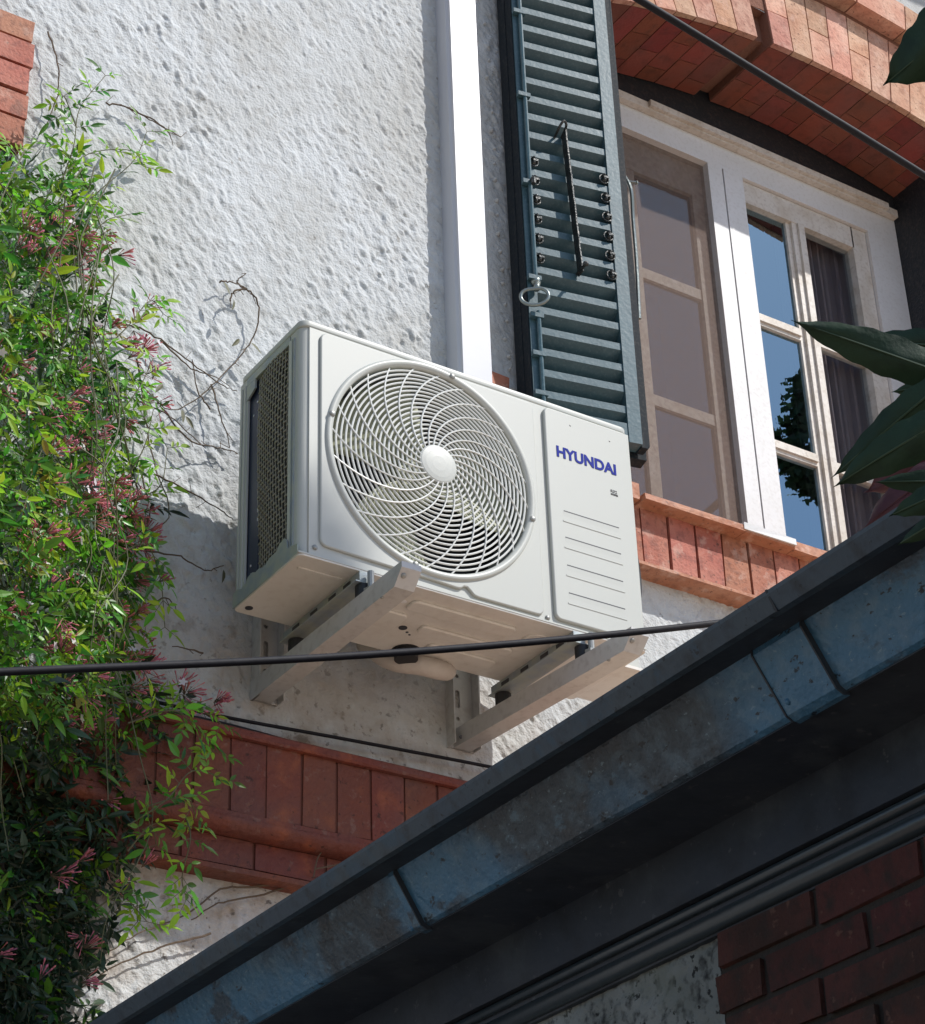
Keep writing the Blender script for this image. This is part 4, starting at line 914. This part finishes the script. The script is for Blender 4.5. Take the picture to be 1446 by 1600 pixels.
# buds
bv, bf = [], []; wv_, wf_ = [], []
def spindle(V, F, p, d, L, r):
    u = d.orthogonal().normalized(); s = d.cross(u); i = len(V)
    for t, rr in ((0, .35), (.55, .55), (.85, 1.0)):
        for k in range(4): V.append(p+d*L*t+(u*math.cos(k*math.pi/2)+s*math.sin(k*math.pi/2))*r*rr)
    V.append(p+d*L)
    for a in (0, 4):
        for k in range(4): F.append((i+a+k, i+a+(k+1) % 4, i+a+4+(k+1) % 4, i+a+4+k))
    for k in range(4): F.append((i+8+k, i+8+(k+1) % 4, i+12))
budst = NB()
nb = 0
BC = [(200, 560, 55), (60, 380, 40), (110, 400, 40), (100, 660, 60), (190, 790, 40), (70, 850, 60), (225, 850, 20), (200, 990, 30), (215, 1030, 25), (330, 1105, 30), (60, 940, 60), (240, 640, 50), (210, 480, 30), (110, 760, 50), (300, 1085, 25), (90, 1010, 50), (160, 1090, 60), (30, 600, 50)]
while nb < 190:
    if rnd.random() < .8:
        c = rnd.choice(BC); px = rnd.gauss(c[0], c[2]*.55); py = rnd.gauss(c[1], c[2]*.7)
    else: px, py = rnd.uniform(-40, 250), rnd.uniform(300, 1560)
    e = dist_edge(px, py)
    if e < -45: continue
    y = -.07-.25*min(1, max(0, e)/150)*rnd.uniform(.7, 1.05)*(1 if py < 1060 else max(.2, 1-(py-1060)/200))
    p = at(px, py, y=y); ax = Vector((rnd.gauss(.45, .4), rnd.gauss(-.5, .3), rnd.gauss(.1, .5))).normalized()
    for k in range(rnd.randint(7, 13)):
        d = (ax+rv(.38)).normalized(); L = rnd.uniform(.016, .026); q = p+d*rnd.uniform(.008, .02)
        spindle(bv, bf, q, d, L, rnd.uniform(.0013, .0020)); tube(budst, [p, q], .0006, 3, cap=False)
        if rnd.random() < .03 and nb < 200:
            tq = q+d*L; u = d.orthogonal().normalized(); s = d.cross(u)
            for m_ in range(5):
                a_ = m_*math.tau/5; leaflet(wv_, wf_, tq, (u*math.cos(a_)+s*math.sin(a_)+d*.1).normalized(), d, .010, .006, 0, 0)
    nb += 1
raw('flower_buds', bv, bf, M['bud'], vine, smooth=True)
obj('bud_stalks', budst, M['stem'], vine)
raw('flowers', wv_, wf_, M['petal'], vine, kind='stuff')

# ------------------------------------------------------------------ broad-leaved shrub at the right edge, close to the camera
shrub = thing('broadleaf_shrub', 'dark broad-leaved shrub branch reaching in front of the gutter and window', 'shrub', (-.6, -3.2, 0))
def bigleaf(tip, base, w_, dist, bend=.12, m='bigleaf', tilt=0, dd=0):
    T = at(*tip, d=dist+dd); B = at(*base, d=dist); ax = (T-B); L = ax.length; d = ax/L
    n0 = (CP-(T+B)/2).normalized(); n0 = (n0+Vector((0, 0, .2))+d.cross(n0)*tilt); n0 = (n0-d*n0.dot(d)).normalized(); s = d.cross(n0)
    ww = w_/FPX*dist; V = []; F = []; nu, nv = 22, 8; ph = rnd.uniform(0, 6)
    for i in range(nu+1):
        t = i/nu; prof = (math.sin(math.pi*min(1, t**.80))**.75)*(1-.25*t) if t < 1 else 0
        if t > .86: prof *= (1-t)/.14*.8+.2*(1-t)/.14
        for j in range(nv+1):
            q = (j/nv-.5)*2; wob = 1+.05*math.sin(t*34+ph+j)*abs(q)**3
            c = B+d*L*t-n0*(bend*L*(t-.5)**2*1.6)+s*(ww*.5*prof*q*wob)+n0*(-abs(q)**1.5*ww*.20*prof+.010*ww*math.cos(t*40+abs(q)*5)*abs(q)+ww*.03*math.sin(9*t+ph+3*q))
            V.append(c)
    for i in range(nu):
        for j in range(nv): a = i*(nv+1)+j; F.append((a, a+1, a+nv+2, a+nv+1))
    o = raw('leaf', V, F, M[m], shrub, smooth=True)
    bm = NB(); tube(bm, [B+d*L*t-n0*(bend*L*(t-.5)**2*1.6)+n0*.0004 for t in (0, .2, .4, .6, .8, .95)], .0013, 5, r2=.0004); obj('midrib', bm, M['rib'] if m == 'bigleaf' else M['redleaf'], o)
    return B
BB = []
for a in [((1379, 133), (1560, -10), 125, 1.85, .1), ((1236, 499), (1500, 592), 74, 1.75, .05), ((1330, 530), (1530, 545), 60, 1.9, .1), ((1297, 747), (1500, 575), 66, 1.72, .1), ((1301, 760), (1500, 640), 78, 1.66, .1),
          ((1392, 612), (1500, 596), 34, 1.9, .1), ((1380, 718), (1530, 670), 50, 1.8, .1), ((1366, 752), (1530, 752), 46, 1.74, .1), ((1388, 806), (1540, 740), 60, 1.62, .1), ((1400, 852), (1540, 770), 44, 1.58, .1)]: BB.append(bigleaf(*a))
BB.append(bigleaf((1340, 822), (1520, 700), 96, 2.30, .25, 'redleaf', .4)); BB.append(bigleaf((1352, 775), (1520, 690), 80, 2.36, .3, 'redleaf', -.4)); BB.append(bigleaf((1375, 800), (1560, 740), 90, 2.42, .2, 'redleaf', .2))
bm = NB(); trunk_top = at(1560, 560, d=1.9); foot = Vector((trunk_top.x+.15, trunk_top.y-.25, 0))
tube(bm, smoothpath([foot, foot.lerp(trunk_top, .5)+Vector((.05, 0, 0)), trunk_top, at(1590, -60, d=2.0)], 8), .014, 8, r2=.006)
for b in BB:
    q = at(1566, 120 if b.z > 2.9 else 600, d=1.9); q = min([trunk_top, at(1590, -60, d=2.0), trunk_top.lerp(at(1590, -60, d=2.0), .5), foot.lerp(trunk_top, .9)], key=lambda r: (r-b).length); tube(bm, [q, q.lerp(b, .5)+Vector((0, 0, .01)), b], .003, 6, r2=.0014)
obj('branch', bm, M['stem'], shrub)

# ------------------------------------------------------------------ unseen tree (mirrored in the panes; leaf clump added to shade the vine)
tree = thing('unseen_tree', 'tall unseen tree mirrored in the window panes, with leaves added to shade the vine', 'tree', (4.2, -5.6, 0))
def crown(cl, n, ls):
    V = []; F = []
    for _ in range(n):
        c, r = rnd.choice(cl); p = c+rv(.5)*r; d = rv().normalized(); s = d.orthogonal().normalized(); i = len(V)
        V.extend([p, p+d*ls*.5+s*ls*.28, p+d*ls, p+d*ls*.5-s*ls*.28]); F.append((i, i+1, i+2, i+3))
    return V, F
cl = []
T0 = Vector((-.50, -.08, 2.68))+SUNV*9.0  # clump added up the sun ray so its shadow darkens the vine foot
su_ = SUNV.orthogonal().normalized(); sv_ = SUNV.cross(su_)
for _ in range(26):
    a_ = rnd.uniform(0, math.tau); q_ = .19*rnd.random()**.5; cl.append((T0+su_*q_*math.cos(a_)+sv_*q_*math.sin(a_)+SUNV*rnd.uniform(-.5, .5), .07))
q_ = at(1265, 660, y=.33); v_ = (q_-CP); v_ = Vector((v_.x, -v_.y, v_.z)).normalized(); R0 = q_+v_*7.5
for px_, py_, n_ in ((1266, 640, 3), (1255, 664, 1), (1272, 615, 1), (1215, 712, 1), (1238, 716, 1), (1258, 730, 2), (1272, 755, 1)):
    p_ = at(px_, py_, y=.33); v_ = p_-CP; v_ = Vector((v_.x, -v_.y, v_.z)).normalized()
    for _ in range(n_): cl.append((p_+v_*(7.3+rnd.random()*.5)+rv(.03), .085))
V, F = crown(cl, 15000, .07)
raw('crown', V, F, M['treeleaf'], tree)
bm = NB(); tube(bm, smoothpath([(4.2, -5.6, 0), (4.1, -5.65, 3), (4.3, -5.5, 6), (4.0, -5.3, 8.0)], 6), .16, 12, r2=.07)
tube(bm, smoothpath([(4.0, -5.3, 8.0), (3.6, -5.1, 8.8), T0], 5), .05, 8, r2=.02); tube(bm, smoothpath([(4.3, -5.5, 6), (4.9, -5.6, 7), R0], 5), .05, 8, r2=.02)
obj('trunk', bm, M['bark'], tree)
